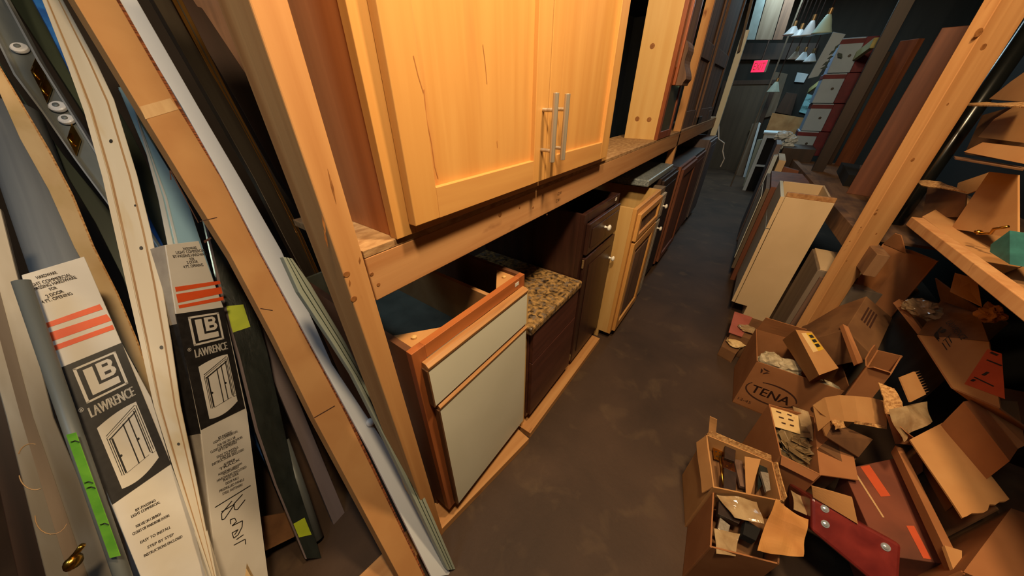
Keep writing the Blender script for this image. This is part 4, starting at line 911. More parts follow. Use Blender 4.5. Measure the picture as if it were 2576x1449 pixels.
# second box in front with bags, and kraft paper
zr2 = .27
T = rquad([(1786, 1376, 'Z', zr2), (1960, 1420, 'Z', zr2), (1972, 1268, 'Z', zr2), (1793, 1236, 'Z', zr2)])
B = [V((p.x, p.y, 0)) for p in T]
b2, B, T = carton('parts_carton', 'open carton of bagged parts at the bottom edge in front of the torn one', 'carton', B, T, cardr)
cb = sum(T, V())/4
build(MB().hexa([p+(cb-p).normalized()*.012-V((0, 0, .10)) for p in T], [p+(cb-p).normalized()*.012-V((0, 0, .09)) for p in T]), 'packing_layer', cardd, b2)
def itm(px, z, t, nm, m, lb, ct, k=.08):
    q = [onZ(x, y, z) for x, y in px]; q = [p+(cb-p)*k for p in q]; return build(MB().slab(q, t), nm, m, label=lb, cat=ct, bevel=.001)
itm(((1803, 1252), (1868, 1296), (1858, 1318), (1800, 1290)), .26, .02, 'part_box', espd, 'dark brown part box at the back of the bagged parts carton', 'box')
itm(((1876, 1306), (1918, 1332), (1904, 1364), (1868, 1346)), .265, .03, 'part_box', voidm, 'black part box beside the kraft paper', 'box')
itm(((1806, 1300), (1834, 1322), (1826, 1350), (1800, 1330)), .245, .012, 'strike_plate', steel, 'steel strike plate in the bagged parts carton', 'plate')
for i, (px, z, m, lb) in enumerate(((((1806, 1240), (1905, 1262), (1920, 1320), (1850, 1300)), .285, bagm, 'clear plastic bag draped between the two nearest cartons'), (((1796, 1330), (1860, 1345), (1850, 1400), (1800, 1395)), .26, bagm, 'crumpled clear bag at the front of the bagged parts carton'), (((1990, 1232), (2040, 1250), (2030, 1296), (1998, 1280)), .30, bagm, 'small clear bag between the kraft paper and the red box'))):
    q = [onZ(x, y, z) for x, y in px]
    build(MB().sheet(q, 12, 10, .0015, .022, 16, i+4), 'plastic_bag', m, label=lb, cat='bag')
q = rquad([(1950, 1256, 'Z', .35), (2036, 1306, 'Z', .36), (2022, 1400, 'Z', .33), (1905, 1385, 'Z', .32)])
build(MB().sheet(q, 16, 16, .002, .04, 17, 9), 'kraft_paper', kraft, label='crumpled orange brown kraft paper at the bottom edge', cat='paper')
# dark red riveted case
q = planar(rquad([(2041, 1250, 'Z', .36), (2270, 1372, 'Z', .36), (2262, 1520, 'Z', .30), (2042, 1336, 'Z', .30)]))
nv = (q[1]-q[0]).cross(q[3]-q[0]).normalized(); nv = nv if nv.z > 0 else -nv
rb = thing('red_case', 'dark red case with metal snaps at the bottom edge', 'case', loc=sum(q, V())/4-V((0, 0, .2)))
build(MB().hexa(q, [p-nv*.20 for p in q]), 'body', redbox, rb, bevel=.008)
for x, y in ((2075, 1280), (2076, 1318), (2228, 1376)):
    d_ = ray(x, y); p = EYE+d_*((q[0]-EYE).dot(nv)/d_.dot(nv))
    build(MB().lathe(p-nv*.001, nv, [(.010, 0), (.009, .003), (.005, .003), (.005, .005), (.002, .006)], 18), 'snap', chrome, rb, smooth=False)
q = rquad([(2042, 1223, 'Z', .40), (2144, 1252, 'Z', .41), (2158, 1318, 'Z', .36), (2046, 1252, 'Z', .365)])
build(MB().sheet(q, 8, 5, .004, .004, 9, 6), 'cardboard_flap', card, label='bright cardboard flap standing behind the red case', cat='cardboard')
# carton with orange stripes
q = planar(rquad([(2120, 1180, 'Z', .32), (2262, 1150, 'Z', .36), (2385, 1420, 'Z', .35), (2215, 1395, 'Z', .32)]))
oc = build(MB().slab(q, .22), 'striped_carton', striped, label='dark carton with orange stripes lying beyond the red case', cat='carton', bevel=.002)
ip = lambda uu, vv, e: (q[0]*(1-uu)+q[1]*uu)*(1-vv)+(q[3]*(1-uu)+q[2]*uu)*vv+(q[1]-q[0]).cross(q[3]-q[0]).normalized()*(e if (q[1]-q[0]).cross(q[3]-q[0]).z > 0 else -e)
for (u0, v0, u1, v1, w_) in ((.30, .02, .42, .40, .16), (.62, .70, .66, .98, .12)):
    build(MB().add([ip(u0, v0, .0012), ip(u0+w_, v0, .0012), ip(u1+w_, v1, .0012), ip(u1, v1, .0012)], [(0, 1, 2, 3)]), 'orange_stripe', orangel, oc)
mb = MB(); mb.add([ip(.14, .0, .0012), ip(.17, .0, .0012), ip(.33, .62, .0012), ip(.30, .62, .0012)], [(0, 1, 2, 3)]); build(mb, 'tape_edge', tapem, oc)
# round torn carton
q = rquad([(2046, 1014, 'Z', .50), (2232, 1010, 'Z', .52), (2232, 1076, 'Z', .47), (2100, 1052, 'Z', .47)])
rt = thing('torn_carton', 'torn carton with a broad curved flap beside the hinge carton', 'carton', loc=onZ(2130, 1080, .0))
mb = MB()
ring = [(2045, 1020), (2075, 1000), (2112, 994), (2150, 996), (2190, 1000), (2230, 1010)]
low = [(2058, 1085), (2090, 1058), (2125, 1060), (2160, 1062), (2200, 1070), (2231, 1078)]
A = [onZ(x, y, .50) for x, y in ring]; Bq = [onZ(x, y, .44) for x, y in low]
for i in range(5): mb.hexa([A[i], A[i+1], Bq[i+1], Bq[i]], [p-V((0, -.004, .004)) for p in (A[i], A[i+1], Bq[i+1], Bq[i])])
build(mb, 'flap', card, rt)
q = rquad([(2048, 1022, 'Z', .50), (2066, 1040, 'Z', .48), (2098, 1062, 'Z', .42), (2078, 1098, 'Z', .40)])
build(MB().sheet(q, 4, 4, .004, .003, 10, 2), 'flap', card, rt)
q = rquad([(2078, 1098, 'Z', .40), (2100, 1062, 'Z', .40), (2196, 1105, 'Z', .38), (2160, 1150, 'Z', .36)])
build(MB().slab(q, .004), 'inner_wall', cardd, rt)
q = [onZ(x, y, .40) for x, y in ((2085, 1100), (2165, 1148), (2215, 1090), (2130, 1060))]
build(MB().hexa([V((p.x, p.y, 0)) for p in q], [p-V((0, 0, .06)) for p in q]), 'body', cardd, rt)
build(MB().sheet([onZ(2090, 1056, .445), onZ(2126, 1058, .445), onZ(2128, 1075, .435), onZ(2104, 1080, .435)], 8, 6, .004, .012, 60, 7, ('t', 'b', 'l', 'r')), 'torn_edge', tornm, rt)
build(MB().sheet([onZ(2150, 1058, .452), onZ(2231, 1072, .452), onZ(2231, 1080, .444), onZ(2150, 1066, .444)], 14, 3, .003, .006, 60, 17, ('t', 'b')), 'torn_edge', tornm, rt)
# ragged torn cardboard piece
rg = thing('torn_cardboard', 'ragged torn cardboard piece with crumpled tape beside the curved flap', 'cardboard', loc=onZ(2270, 1060, .45))
q = rquad([(2212, 960, 'Z', .58), (2250, 975, 'Z', .58), (2290, 1050, 'Z', .53), (2235, 1040, 'Z', .53)])
build(MB().sheet(q, 8, 10, .004, .02, 16, 4, ('t', 'l', 'r')), 'torn_strip', tornm, rg)
q = rquad([(2232, 1030, 'Z', .55), (2330, 1010, 'Z', .54), (2350, 1060, 'Z', .52), (2260, 1112, 'Z', .50)])
build(MB().sheet(q, 10, 8, .0015, .02, 14, 14), 'clear_tape', bagm, rg)
q = rquad([(2228, 1040, 'Z', .53), (2280, 1085, 'Z', .52), (2335, 1130, 'Z', .45), (2252, 1116, 'Z', .45)])
build(MB().sheet(q, 8, 8, .004, .01, 12, 24), 'panel', cardr, rg)
q = rquad([(2264, 950, 'Z', .62), (2302, 935, 'Z', .63), (2330, 992, 'Z', .58), (2290, 1012, 'Z', .57)])
cb_ = build(MB().slab(q, .004), 'comb_cardboard', card, label='small cardboard piece with a comb toothed edge', cat='cardboard')
mb = MB()
for i in range(9):
    t = i/9; p = q[1]*(1-t)+q[2]*t; d_ = (q[2]-q[1])/9; o_ = (q[1]-q[0]).normalized()*.018
    mb.prism([p, p+d_*.5, p+o_+d_*.3], (0, 0, -.003))
build(mb, 'comb_teeth', cardd, cb_)
# small open carton in the shade
T = rquad([(2180, 922, 'Z', .56), (2242, 942, 'Z', .56), (2270, 895, 'Z', .56), (2206, 880, 'Z', .56)])
B = [V((p.x+.01, p.y, .40)) for p in T]
carton('small_carton', 'small open carton in the shade above the ragged cardboard', 'carton', B, T, cardr, [(0, .02, 40), (3, .025, 25)])
B2 = [V((p.x+.01+(p.x-B[0].x)*.1, p.y+(p.y-B[0].y)*.1, 0)) for p in T]
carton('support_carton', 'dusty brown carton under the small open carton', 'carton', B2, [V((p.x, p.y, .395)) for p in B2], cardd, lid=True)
# dirty printed carton leaning behind
q = planar(rquad([(2128, 828, 'Z', .55), (2180, 745, 'Z', .60), (2245, 800, 'Z', .55), (2200, 900, 'Z', .48)]))
dcx = build(MB().slab(q, .25), 'dirty_carton', cardd, label='dirty dark carton with faint print behind the small open carton', cat='carton', bevel=.002)
mb = MB(); nq = (q[1]-q[0]).cross(q[3]-q[0]).normalized(); nq = nq if nq.dot(EYE-q[0]) > 0 else -nq
ip = lambda uu, vv: (q[0]*(1-uu)+q[1]*uu)*(1-vv)+(q[3]*(1-uu)+q[2]*uu)*vv+nq*.001
for i in range(4): mb.add([ip(.42, .2+i*.1), ip(.8, .2+i*.1), ip(.8, .26+i*.1), ip(.42, .26+i*.1)], [(0, 1, 2, 3)])
build(mb, 'printed_text', inkb, dcx)
build(MB().slab(rquad([(2120, 815, 'Z', .56), (2134, 822, 'Z', .56), (2172, 912, 'Z', .50), (2158, 915, 'Z', .50)]), .02), 'carton_edge', cardr, dcx)
# upright brown carton below the near shelf
zc = .80
c_ = onZ(2281, 637, zc); cl = onZ(2222, 612, zc); cr = onZ(2362, 657, zc)
T = [c_, cr, cr+(cl-c_), cl]; hb = .33
B = [p-V((0, 0, hb)) for p in T]
carton('brown_carton', 'plain brown carton with a rounded flap standing under the near shelf', 'carton', B, T, cardr, [(3, .07, 20, .04)])
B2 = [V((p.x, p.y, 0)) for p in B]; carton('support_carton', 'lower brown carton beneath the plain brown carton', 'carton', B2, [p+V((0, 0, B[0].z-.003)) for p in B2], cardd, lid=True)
# tilted lock carton with orange label
q = planar(rquad([(2310, 842, 'Z', .63), (2397, 975, 'Z', .63), (2516, 1026, 'Z', .66), (2487, 858, 'Z', .74)]))
ex = (q[1]-q[0]).normalized(); nq = (q[1]-q[0]).cross(q[3]-q[0]).normalized(); nq = nq if nq.dot(EYE-q[0]) > 0 else -nq
lk = thing('lock_carton', 'big open carton with a black logo and an orange label tilted on the heap', 'carton', loc=sum(q, V())/4-V((0, 0, .1)))
build(MB().slab(q, .004), 'front_panel', card, lk)
bk = -nq*.26
q2 = [p+bk for p in q]
mb = MB().slab([q[1], q[2], q2[2], q2[1]], .004, q[1]-ex).slab(q2, .004).slab([q[0], q[1], q2[1], q2[0]], .004)
build(mb, 'body', cardr, lk)
fl = rquad([(2310, 842, 'Z', .631), (2370, 752, 'Z', .70), (2460, 782, 'Z', .76), (2487, 858, 'Z', .742)])
build(MB().sheet(fl, 8, 6, .004, .006, 8, 3), 'flap', cardd, lk)
fl = rquad([(2352, 700, 'Z', .78), (2370, 752, 'Z', .72), (2460, 782, 'Z', .77), (2462, 770, 'Z', .80)])
build(MB().sheet([onZ(2352, 700, .78), onZ(2466, 782, .79), onZ(2462, 790, .76), onZ(2366, 756, .72)], 8, 4, .004, .004, 8, 13), 'flap', cardd, lk)
ip = lambda uu, vv, e=.0008: (q[0]*(1-uu)+q[3]*uu)*(1-vv)+(q[1]*(1-uu)+q[2]*uu)*vv+nq*e
def onq(x, y, e=.0008):
    d_ = ray(x, y); return EYE+d_*((q[0]+nq*e-EYE).dot(nq)/d_.dot(nq))
build(MB().prism([onq(2484, 878), onq(2520, 890), onq(2528, 1004), onq(2426, 966)], -nq*.0004), 'orange_label', orangel, lk)
mb = MB()
def ln(x0, y0, x1, y1, w_):
    a, b = onq(x0, y0, .0014), onq(x1, y1, .0014); n_ = (b-a).cross(nq).normalized()*w_; mb.add([a-n_, b-n_, b+n_, a+n_], [(0, 1, 2, 3)])
ln(2482, 905, 2520, 920, .002); ln(2472, 944, 2486, 936, .004); ln(2450, 948, 2500, 972, .0016); ln(2444, 955, 2452, 958, .004); ln(2492, 886, 2510, 894, .003)
# logo: L and B in a box, name and three lines
for (x0, y0, x1, y1, w_) in ((2352, 841, 2369, 822, .0030), (2352, 841, 2360, 853, .0035), (2356, 836, 2360, 853, .0030), (2366, 836, 2378, 828, .0055), (2372, 858, 2392, 840, .001), (2350, 845, 2362, 858, .001), (2370, 862, 2382, 880, .0012), (2378, 854, 2390, 872, .0012), (2385, 846, 2394, 862, .0012)): ln(x0, y0, x1, y1, w_)
a, b = onq(2378, 812, .0014), onq(2418, 856, .0014); u_ = (b-a).normalized(); v_ = nq.cross(u_)
mb.text('LAWRENCE', a, u_, v_, .016, (b-a).length)
build(mb, 'black_print', inkk, lk, flat_print=True)
B = [V((p.x+.03*(i in (0, 1)), p.y, 0)) for i, p in enumerate((q2[0], q2[1], q2[2], q2[3]))]
zt = min(p.z for p in q2)-.02
if zt > .1:
    B = [V((.84, 1.0, 0)), V((1.15, 1.0, 0)), V((1.15, 1.3, 0)), V((.84, 1.3, 0))]
    carton('support_carton', 'shaded carton carrying the big logo carton', 'carton', B, [p+V((0, 0, min(zt, .42))) for p in B], cardd, lid=True)
for i, (px, z, sc, lb) in enumerate((((2262, 735), (2345, 720), (2368, 790), (2318, 830)) and ((2318, 778), .68, (.048, .045, .03), 'clear plastic bag spilling from the left of the big logo carton'), ((2492, 790), .80, (.022, .03, .025), 'crumpled gold clear bag at the far right edge'))):
    build(MB().blob(onZ(*px, z), sc, .55, 2.2, 4, i+31), 'plastic_bag', bagm if i == 0 else kraft, label=lb, cat='bag')
q_ = rquad([(2246, 762, 'Z', .66), (2262, 752, 'Z', .68), (2322, 835, 'Z', .63), (2312, 846, 'Z', .61)])
build(MB().slab(q_, .02), 'carton_edge_strip', cardr, label='reddish cardboard edge strip under the clear bag', cat='cardboard')
q_ = rquad([(2402, 686, 'Z', .86), (2458, 702, 'Z', .87), (2470, 770, 'Z', .83), (2390, 732, 'Z', .83)])
build(MB().slab(q_, .004), 'cardboard_flap', card, label='lit cardboard flap standing under the near shelf rail', cat='cardboard')
# long flat flap carton at lower right
T = rquad([(2290, 1104, 'Z', .50), (2385, 1056, 'Z', .52), (2542, 1262, 'Z', .52), (2424, 1308, 'Z', .50)])
lf = thing('flap_carton', 'long carton with one wide bright flap at the lower right', 'carton', loc=V((sum(T, V())/4).xy.to_3d()))
build(MB().sheet([T[0], T[1], T[2], T[3]], 10, 12, .005, .006, 7, 5, ('b',)), 'flap', card, lf)
s_ = rquad([(2250, 1118, 'Z', .42), (2290, 1104, 'Z', .46), (2424, 1308, 'Z', .46), (2404, 1420, 'Z', .42)])
cw = rquad([(2252, 1120, 'Z', .42), (2272, 1128, 'Z', .42), (2430, 1440, 'Z', .42), (2398, 1424, 'Z', .42)])
build(MB().hexa(cw, [V((p.x+.006, p.y, .385)) for p in cw]), 'side_wall', cardr, lf, bevel=.001)
bk_ = [V((p.x+.07*(i in (0, 3)), p.y, .40)) for i, p in enumerate(T)]
lo_ = lambda p: V((p.x, p.y, .02))
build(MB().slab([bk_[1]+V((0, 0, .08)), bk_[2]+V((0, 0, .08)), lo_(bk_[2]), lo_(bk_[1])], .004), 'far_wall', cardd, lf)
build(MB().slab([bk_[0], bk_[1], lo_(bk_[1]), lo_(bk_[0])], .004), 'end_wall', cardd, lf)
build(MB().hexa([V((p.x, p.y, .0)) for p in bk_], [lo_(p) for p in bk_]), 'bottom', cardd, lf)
q_ = rquad([(2376, 1372, 'Z', .43), (2420, 1385, 'Z', .43), (2420, 1440, 'Z', .43), (2398, 1432, 'Z', .43)])
build(MB().slab(q_, .01), 'carton_end', card, lf)
# small pale box with holes in the dark gap
q_ = rquad([(2290, 1300, 'Z', .30), (2332, 1292, 'Z', .30), (2350, 1325, 'Z', .28), (2302, 1335, 'Z', .28)])
pbx = build(MB().slab(q_, .05), 'punched_plate', paperg, label='pale grey box with punched holes deep in the gap by the flap carton', cat='box')
mb = MB()
for uu in (.3, .6):
    p = (q_[0]*(1-uu)+q_[1]*uu)*.6+(q_[3]*(1-uu)+q_[2]*uu)*.4; mb.lathe(p+V((0, 0, .0005)), (0, 0, 1), [(.005, 0), (.005, .001)], 10)
build(mb, 'hole', inkk, pbx)
# carton at the corner
T = rquad([(2430, 1470, 'Z', .48), (2700, 1480, 'Z', .48), (2620, 1260, 'Z', .48), (2530, 1276, 'Z', .48)])
T[0], T[3] = onZ(2420, 1440, .48), onZ(2540, 1280, .48); T[1] = T[0]+V((.35, .05, 0)); T[2] = T[3]+V((.32, .05, 0))
cc = carton('closed_carton', 'closed brown carton in the lower right corner', 'carton', [V((p.x, p.y, 0)) for p in T], T, cardr, lid=True)[0]
m0, m1 = (T[0]+T[1])/2, (T[2]+T[3])/2
# carton edge on the right rim
T = rquad([(2424, 1010, 'Z', .62), (2460, 1003, 'Z', .62), (2560, 1130, 'Z', .60), (2540, 1160, 'Z', .60)])
build(MB().hexa(T, [V((p.x+.02, p.y, p.z-.25)) for p in T]), 'carton_edge_strip', cardr, label='carton side edge at the right rim above the long flap', cat='carton')
q_ = rquad([(2462, 1004, 'Z', .622), (2560, 1010, 'Z', .63), (2580, 1120, 'Z', .61), (2562, 1128, 'Z', .602)])
build(MB().slab(q_, .004), 'cardboard_flap', ply, label='pale inner cardboard at the right rim below the orange label', cat='cardboard')
# bins on the near shelf
bn = thing('bin_carton', 'lower open bin carton with torn flap on the near right shelf', 'carton', loc=onZ(2420, 560, 1.0))
dk = .973
q_ = [onZ(x, y, dk+.004) for x, y in ((2320, 545), (2424, 490), (2640, 640), (2520, 690))]
build(MB().slab(q_, .003), 'floor_panel', card, bn)
def X_(x, y, v): return onX(x, y, v)
q_ = [onX(2325, 548, .605), onX(2420, 470, .66), onX(2395, 570, .66), onX(2332, 560, .605)]
left = [onZ(2316, 540, .98), onZ(2360, 556, .98)]
w1 = [onX(2300, 458, .63), onX(2345, 455, .63), onX(2432, 480, .63), onX(2434, 492, .63)]
build(MB().sheet([onX(2296, 450, .64), onX(2366, 457, .66), onX(2432, 482, .66), onX(2316, 466, .62)], 8, 4, .004, .006, 14, 2, ('t', 'l')), 'flap', tornm, bn)
build(MB().slab([onX(2335, 465, .68), onX(2430, 488, .68), onX(2425, 545, .68), onX(2318, 548, .68)], .004), 'side_wall', cardd, bn)
build(MB().slab([onX(2488, 432, .66), onX(2560, 440, .66), onX(2560, 600, .66), onX(2392, 575, .66)], .004), 'divider', card, bn)
build(MB().slab([onX(2410, 460, .72), onX(2486, 434, .72), onX(2460, 478, .72), onX(2400, 500, .72)], .004), 'inner_wall', card, bn)
p = onX(2459, 587, .62)
build(MB().tube([p, p+V((.01, -.03, .012)), p+V((.0, -.05, .03)), p+V((.01, -.07, .045))], .004, 8).lathe(p, (0, 0, 1), [(.008, 0), (.009, .006), (.004, .01)], 12), 'brass_hook', brass, label='little brass hook lying in the lower bin carton', cat='hook', smooth=True)
build(MB().slab([onX(2492, 615, .60), onX(2540, 580, .60), onX(2540, 665, .60), onX(2490, 634, .60)], .05), 'teal_box', teal, label='teal printed box at the right edge on the near shelf', cat='box')
b3 = thing('bin_carton', 'upper open bin carton with a folded lip at the right edge', 'carton', loc=onX(2480, 380, .66))
build(MB().slab([onX(2424, 382, .62), onX(2472, 358, .63), onX(2576, 370, .63), onX(2576, 412, .62)], .004), 'front_lip', card, b3)
build(MB().slab([onX(2426, 388, .80), onX(2576, 410, .80), onX(2576, 260, .80), onX(2470, 290, .80)], .004), 'inner_wall', cardd, b3)
build(MB().slab([onX(2460, 345, .72), onX(2500, 300, .72), onX(2580, 250, .72), onX(2580, 360, .72)], .004), 'partition', card, b3)
build(MB().sheet([onX(2404, 262, .64), onX(2480, 256, .68), onX(2580, 258, .70), onX(2580, 268, .66)], 12, 3, .004, .006, 14, 6, ('t', 'l')), 'flap', tornm, b3)
b4 = build(MB().slab([onX(2486, 250, .72), onX(2542, 205, .72), onX(2620, 150, .72), onX(2620, 262, .72)], .2), 'bin_carton', card, label='orange brown carton above the upper bin at the far right', cat='carton', bevel=.002)
build(MB().slab([onX(2400, 392, .66), onX(2576, 420, .66), onX(2576, 426, .60), onX(2404, 398, .60)], .004), 'base_panel', cardd, b3)
# ------------------------------------------------------------------ far end of the aisle
YF = 8.3
dr_ = thing('exit_door', 'dark brown door at the far end under the red sign', 'door', loc=(-.35, 8.55, 0))
A = onY(1850, 432, YF); A2 = onY(1812, 422, YF)
build(MB().box(-.85, -.10, 8.40, 8.44, 0, 1.55), 'door_leaf', doordark, dr_, bevel=.003)
parts(dr_, 'frame_post', espd, [(-.92, -.85, 8.38, 8.46, 0, 1.62), (-.10, -.03, 8.38, 8.46, 0, 1.62)]); bx(dr_, 'frame_head', -.85, -.10, 8.38, 8.46, 1.55, 1.62, espd)
build(MB().lathe((-.17, 8.40, .78), (0, -1, 0), [(.02, 0), (.012, .02), (.03, .04), (.03, .06), (.01, .07)], 16), 'door_knob', dullmet, dr_, smooth=True)
p = onY(1911, 167, 7.6)
ex = thing('exit_sign', 'lit red exit sign high above the far door', 'sign', loc=p)
build(MB().box(p.x-.105, p.x+.115, 7.60, 7.66, p.z-.085, p.z+.085), 'housing', greywood, ex, bevel=.004)
build(MB().box(p.x-.10, p.x+.085, 7.594, 7.5995, p.z-.08, p.z+.08), 'red_face', exitm, ex)
mb = MB(); mb.text('EXIT', V((p.x-.0075, 7.5925, p.z-.05)), (1, 0, 0), (0, 0, 1), .10, .15, center=True); build(mb, 'letters', exitk, ex, flat_print=True)
build(MB().cyl((p.x, 7.63, p.z+.085), (p.x, 7.63, 2.8), .012, 10), 'hanger_rod', espd, ex)
pl = onY(1964, 140, 6.8); pl2 = onY(1905, 290, 6.8)
build(MB().cyl((pl2.x, 6.8, 0), (pl2.x+.02, 6.8, 2.8), .010, 10), 'thin_pole', greywood, label='thin grey pole rising beside the far door', cat='pole')
def fb(name, label, cat, pts, Y, dep, m, lo=None, bevel=.002, hi=None):
    q = [onY(x, y, Y) for x, y in pts]
    if hi is not None: q[0].z = q[1].z = hi
    if lo is not None:
        for i in (2, 3): q[i].z = lo
    return build(MB().hexa(q, [p+V((0, dep, 0)) for p in q]), name, m, label=label, cat=cat, bevel=bevel)
fb('leaning_board', 'pale grey board leaning at the right of the far door', 'board', [(1892, 312), (1908, 308), (1872, 432), (1855, 430)], 7.9, .03, greywood, 0)
fb('leaning_board', 'white edged board leaning second from the far door', 'board', [(1909, 308), (1914, 310), (1881, 432), (1874, 432)], 7.8, .03, bluew, 0)
fb('leaning_board', 'grey green board leaning beside the white framed unit', 'board', [(1914, 350), (1922, 350), (1888, 434), (1880, 433)], 7.6, .03, greyg, 0)
fb('wall_board', 'tall dim grey green board on the far wall by the pole', 'board', [(1948, 180), (1982, 186), (1948, 290), (1908, 300)], 8.56, .04, greywood)
fb('plywood_sheet', 'warm brown plywood sheet standing at the far end', 'board', [(1943, 284), (2030, 298), (2000, 352), (1922, 342)], 7.7, .03, ply, 0)
fb('wall_cabinet', 'dark brown cabinet hanging above the plywood sheet', 'cabinet', [(1978, 232), (2006, 236), (1990, 290), (1950, 282)], 8.35, .25, espd)
fb('wall_board', 'small blue grey panel high on the far wall', 'panel', [(2006, 182), (2034, 186), (2022, 208), (1998, 206)], 8.56, .04, bluew)
un = thing('white_unit', 'white framed cabinet with dark openings at the far end', 'cabinet', loc=(.2, 6.9, 0))
a, b = onY(1924, 336, 6.6), onY(1966, 346, 6.6)
x0, x1, zt = a.x, b.x+.06, a.z
parts(un, 'frame_post', bluew, [(x0, x0+.05, 6.6, 6.64, 0, zt), (x1-.05, x1, 6.6, 6.64, 0, zt)], .003)
parts(un, 'frame_rail', bluew, [(x0+.05, x1-.05, 6.6, 6.64, zt-.06, zt), (x0+.05, x1-.05, 6.6, 6.64, zt*.45, zt*.45+.03)], .003)
build(MB().box(x0-.02, x1+.02, 6.58, 7.0, zt, zt+.02), 'top_board', bluew, un, bevel=.002)
build(MB().box(x0+.01, x1-.01, 6.645, 7.0, 0, zt-.002), 'opening_shade', voidm, un)  # solid black filling painted in place of shade inside the openings
fb('plaster_panel', 'thin pale panel standing left of the white framed unit', 'panel', [(1905, 352), (1921, 350), (1896, 430), (1884, 430)], 6.9, .03, greyg, 0)
# slabs leaning on the right, before the unit
def slabthing(name, label, pts, m, dep=.04):
    A, B = onZ(*pts[2], .0), onZ(*pts[3], .0)
    q = [onY(*pts[0], B.y), onY(*pts[1], A.y), A, B]
    return build(MB().hexa(q, [p+V((.03, dep, 0)) for p in q]), name, m, label=label, cat='panel', bevel=.002)
build(MB().box(.16, .20, 4.05, 4.70, 0, .98), 'leaning_slab', purp, label='dark edged panel standing past the oak cabinet on the right', cat='panel', bevel=.002)
fb('leaning_slab', 'bluish white panel edge standing on the right past the oak cabinet', 'panel', [(1946, 392), (1958, 390), (1912, 500), (1898, 510)], 3.95, .5, bluew, 0)
fb('leaning_slab', 'cream panel edge standing on the right past the oak cabinet', 'panel', [(1960, 402), (1978, 405), (1934, 500), (1918, 500)], 3.85, .5, creampaint, 0)
fb('leaning_slab', 'dark brown end panel standing nearest to the oak cabinet', 'panel', [(1972, 420), (2010, 430), (1985, 520), (1940, 505)], 3.78, .05, redbrown, 0)
fx_ = thing('faucet_box', 'pile of pale fittings on top of the standing panels', 'fittings', loc=onY(1985, 345, 4.6))
for i, (x, y, sx) in enumerate(((1972, 342, .07), (1990, 352, .05), (1978, 368, .06))):
    build(MB().blob(onY(x, y, 4.6), (sx, .06, .045), .5, 2.4, 3, i+50), 'fitting', bluew, fx_)
build(MB().tube([onY(x, y, 4.55) for x, y in ((1956, 366), (1966, 352), (1982, 347), (1992, 346))], .006), 'hose', blackm, fx_)
build(MB().box(.24, .50, 4.4, 4.8, 0, .92), 'pedestal_box', espd, label='dark box pedestal beneath the pale fittings', cat='box', bevel=.003)
# white shutter boxes with maroon straps
zb = [.80, 1.04, 1.30, 1.56, 1.84]
e0 = onZ(1984, 388, .80)
for i in range(4):
    lb = ('lowest', 'second lowest', 'third from the bottom', 'topmost')[i]
    x0 = e0.x+.012*(i % 2); y0 = e0.y
    bxr = thing('strapped_box', f'white box with maroon straps at far right, {lb} of its stack', 'box', loc=(x0+.1, y0+.15, zb[i]), group='stack of strapped white boxes')
    build(MB().box(x0, x0+.17, y0, y0+.35, zb[i]+.004, zb[i+1]), 'body', bluep, bxr, bevel=.004)
    build(MB().box(x0+.17, x0+.30, y0-.01, y0+.35, zb[i]+.004, zb[i+1]), 'maroon_wrap', redstrap, bxr, bevel=.004)
    build(MB().box(x0-.003, x0+.17, y0-.004, y0+.352, zb[i+1]-.045, zb[i+1]-.010), 'strap', redstrap, bxr)
    p = V((x0+.11, y0-.002, (zb[i]+zb[i+1])/2)); build(MB().lathe(p, (0, -1, 0), [(.012, 0), (.012, .003)], 14), 'hand_hole', inkk, bxr)
# white panel with leaf cut-outs, picture, shades
pnl = fb('painted_panel', 'pale blue white panel with dark leaf pattern hanging at far right', 'panel', [(2096, 80), (2128, 86), (2058, 192), (2032, 198)], 4.9, .03, bluep)
mb = MB()
for x, y, l_, a_ in ((2112, 110, 22, 2.3), (2104, 124, 24, 2.5), (2098, 140, 20, 2.7), (2090, 152, 26, 2.6), (2084, 168, 22, 2.9), (2108, 132, 18, .9)):
    P0 = onY(x, y, 4.895); P1 = onY(x+l_*math.cos(a_), y+l_*math.sin(a_), 4.895); d_ = (P1-P0); s_ = V((-d_.z, 0, d_.x))*.22; mid = (P0+P1)/2
    mb.prism([P0, mid+s_, P1, mid-s_], (0, .003, 0))
build(mb, 'leaf_pattern', plantm, pnl)
pc_ = fb('framed_picture', 'small pale seaside picture on the far wall', 'picture', [(2031, 236), (2056, 242), (2030, 287), (2010, 282)], 8.57, .03, picm)
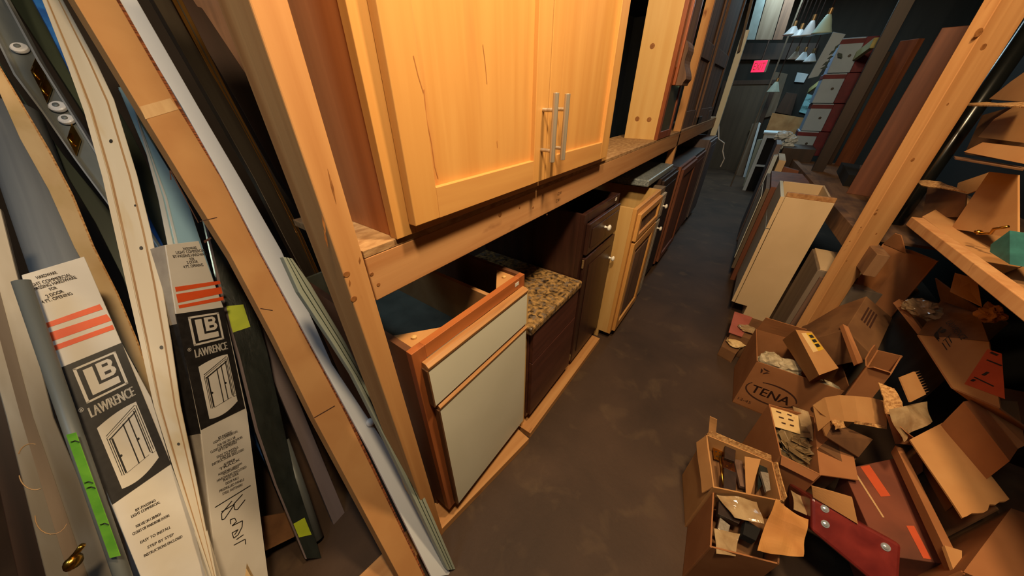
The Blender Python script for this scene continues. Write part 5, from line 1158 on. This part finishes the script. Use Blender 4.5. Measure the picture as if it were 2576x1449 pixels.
def shade(x, y, Y, r_, h, m, label, cord_):
    p = onY(x, y, Y); t = thing('lamp_shade_pendant', label, 'lamp', loc=p, group='hanging glass shades')
    build(MB().lathe(p, (0, 0, 1), [(r_, 0), (r_*.97, .006), (r_*.72, h*.35), (r_*.5, h*.7), (r_*.26, h), (r_*.2, h*1.05)], 24), 'glass_shade', m, t, smooth=True)
    build(MB().cyl(p+V((0, 0, h)), V((p.x, p.y, 2.8)), .006, 8), 'cord', espd, t)
    build(MB().cyl(p+V((0, 0, h)), p+V((0, 0, h+.05)), .018, 12), 'socket', dullmet, t)
for x, y, Y, r_, h, m, lb in ((1990, 88, 5.6, .13, .12, glassw, 'broad white hanging shade left of the other upper ones'), (2008, 92, 5.4, .11, .10, glassw, 'low flat white hanging shade below the broad one'), (2030, 90, 5.3, .11, .20, glassw, 'tall bell shaped white shade right of the broad one'), (2066, 84, 4.9, .13, .22, glasslit, 'pale green glass globe shade near the leaf panel'),
    (1996, 150, 6.3, .11, .14, greywood, 'dim bell shade in the lower row, leftmost'), (2016, 152, 6.2, .11, .14, glassw, 'dim bell shade in the lower row, middle'), (2036, 156, 6.1, .11, .14, glassw, 'dim bell shade in the lower row, rightmost'), (1944, 232, 6.6, .13, .20, greyg, 'greenish bell shade hanging low before the grey green board')):
    shade(x, y, Y, r_*.62, h*.62, m, lb, 1)
for i, (x0, x1, m) in enumerate(((1880, 1902, dimb), (1904, 1946, greywood), (1948, 1972, barn))):
    fb('sign_board', ('white board high above the far door, left end', 'long grey green board high above the far door', 'dim board high above the far door, right end')[i], 'board', [(x0, 62), (x1, 62), (x1-4, 100), (x0-4, 100)], 7.0, .03, m, hi=2.8)
fb('dark_beam', 'dark header beam across the far end above the sign', 'beam', [(1868, 108), (2060, 108), (2046, 150), (1856, 150)], 8.49, .11, espd)
fb('white_bracket', 'small white bracket at the top of the far plank door', 'bracket', [(1818, 90), (1846, 92), (1844, 100), (1820, 100)], 4.6, .05, bluew, hi=2.8)
fb('ladder_leg', 'grey brown stick hanging by the far plank door', 'stick', [(1846, 90), (1854, 92), (1862, 128), (1855, 132)], 4.7, .03, greywood, hi=2.8)
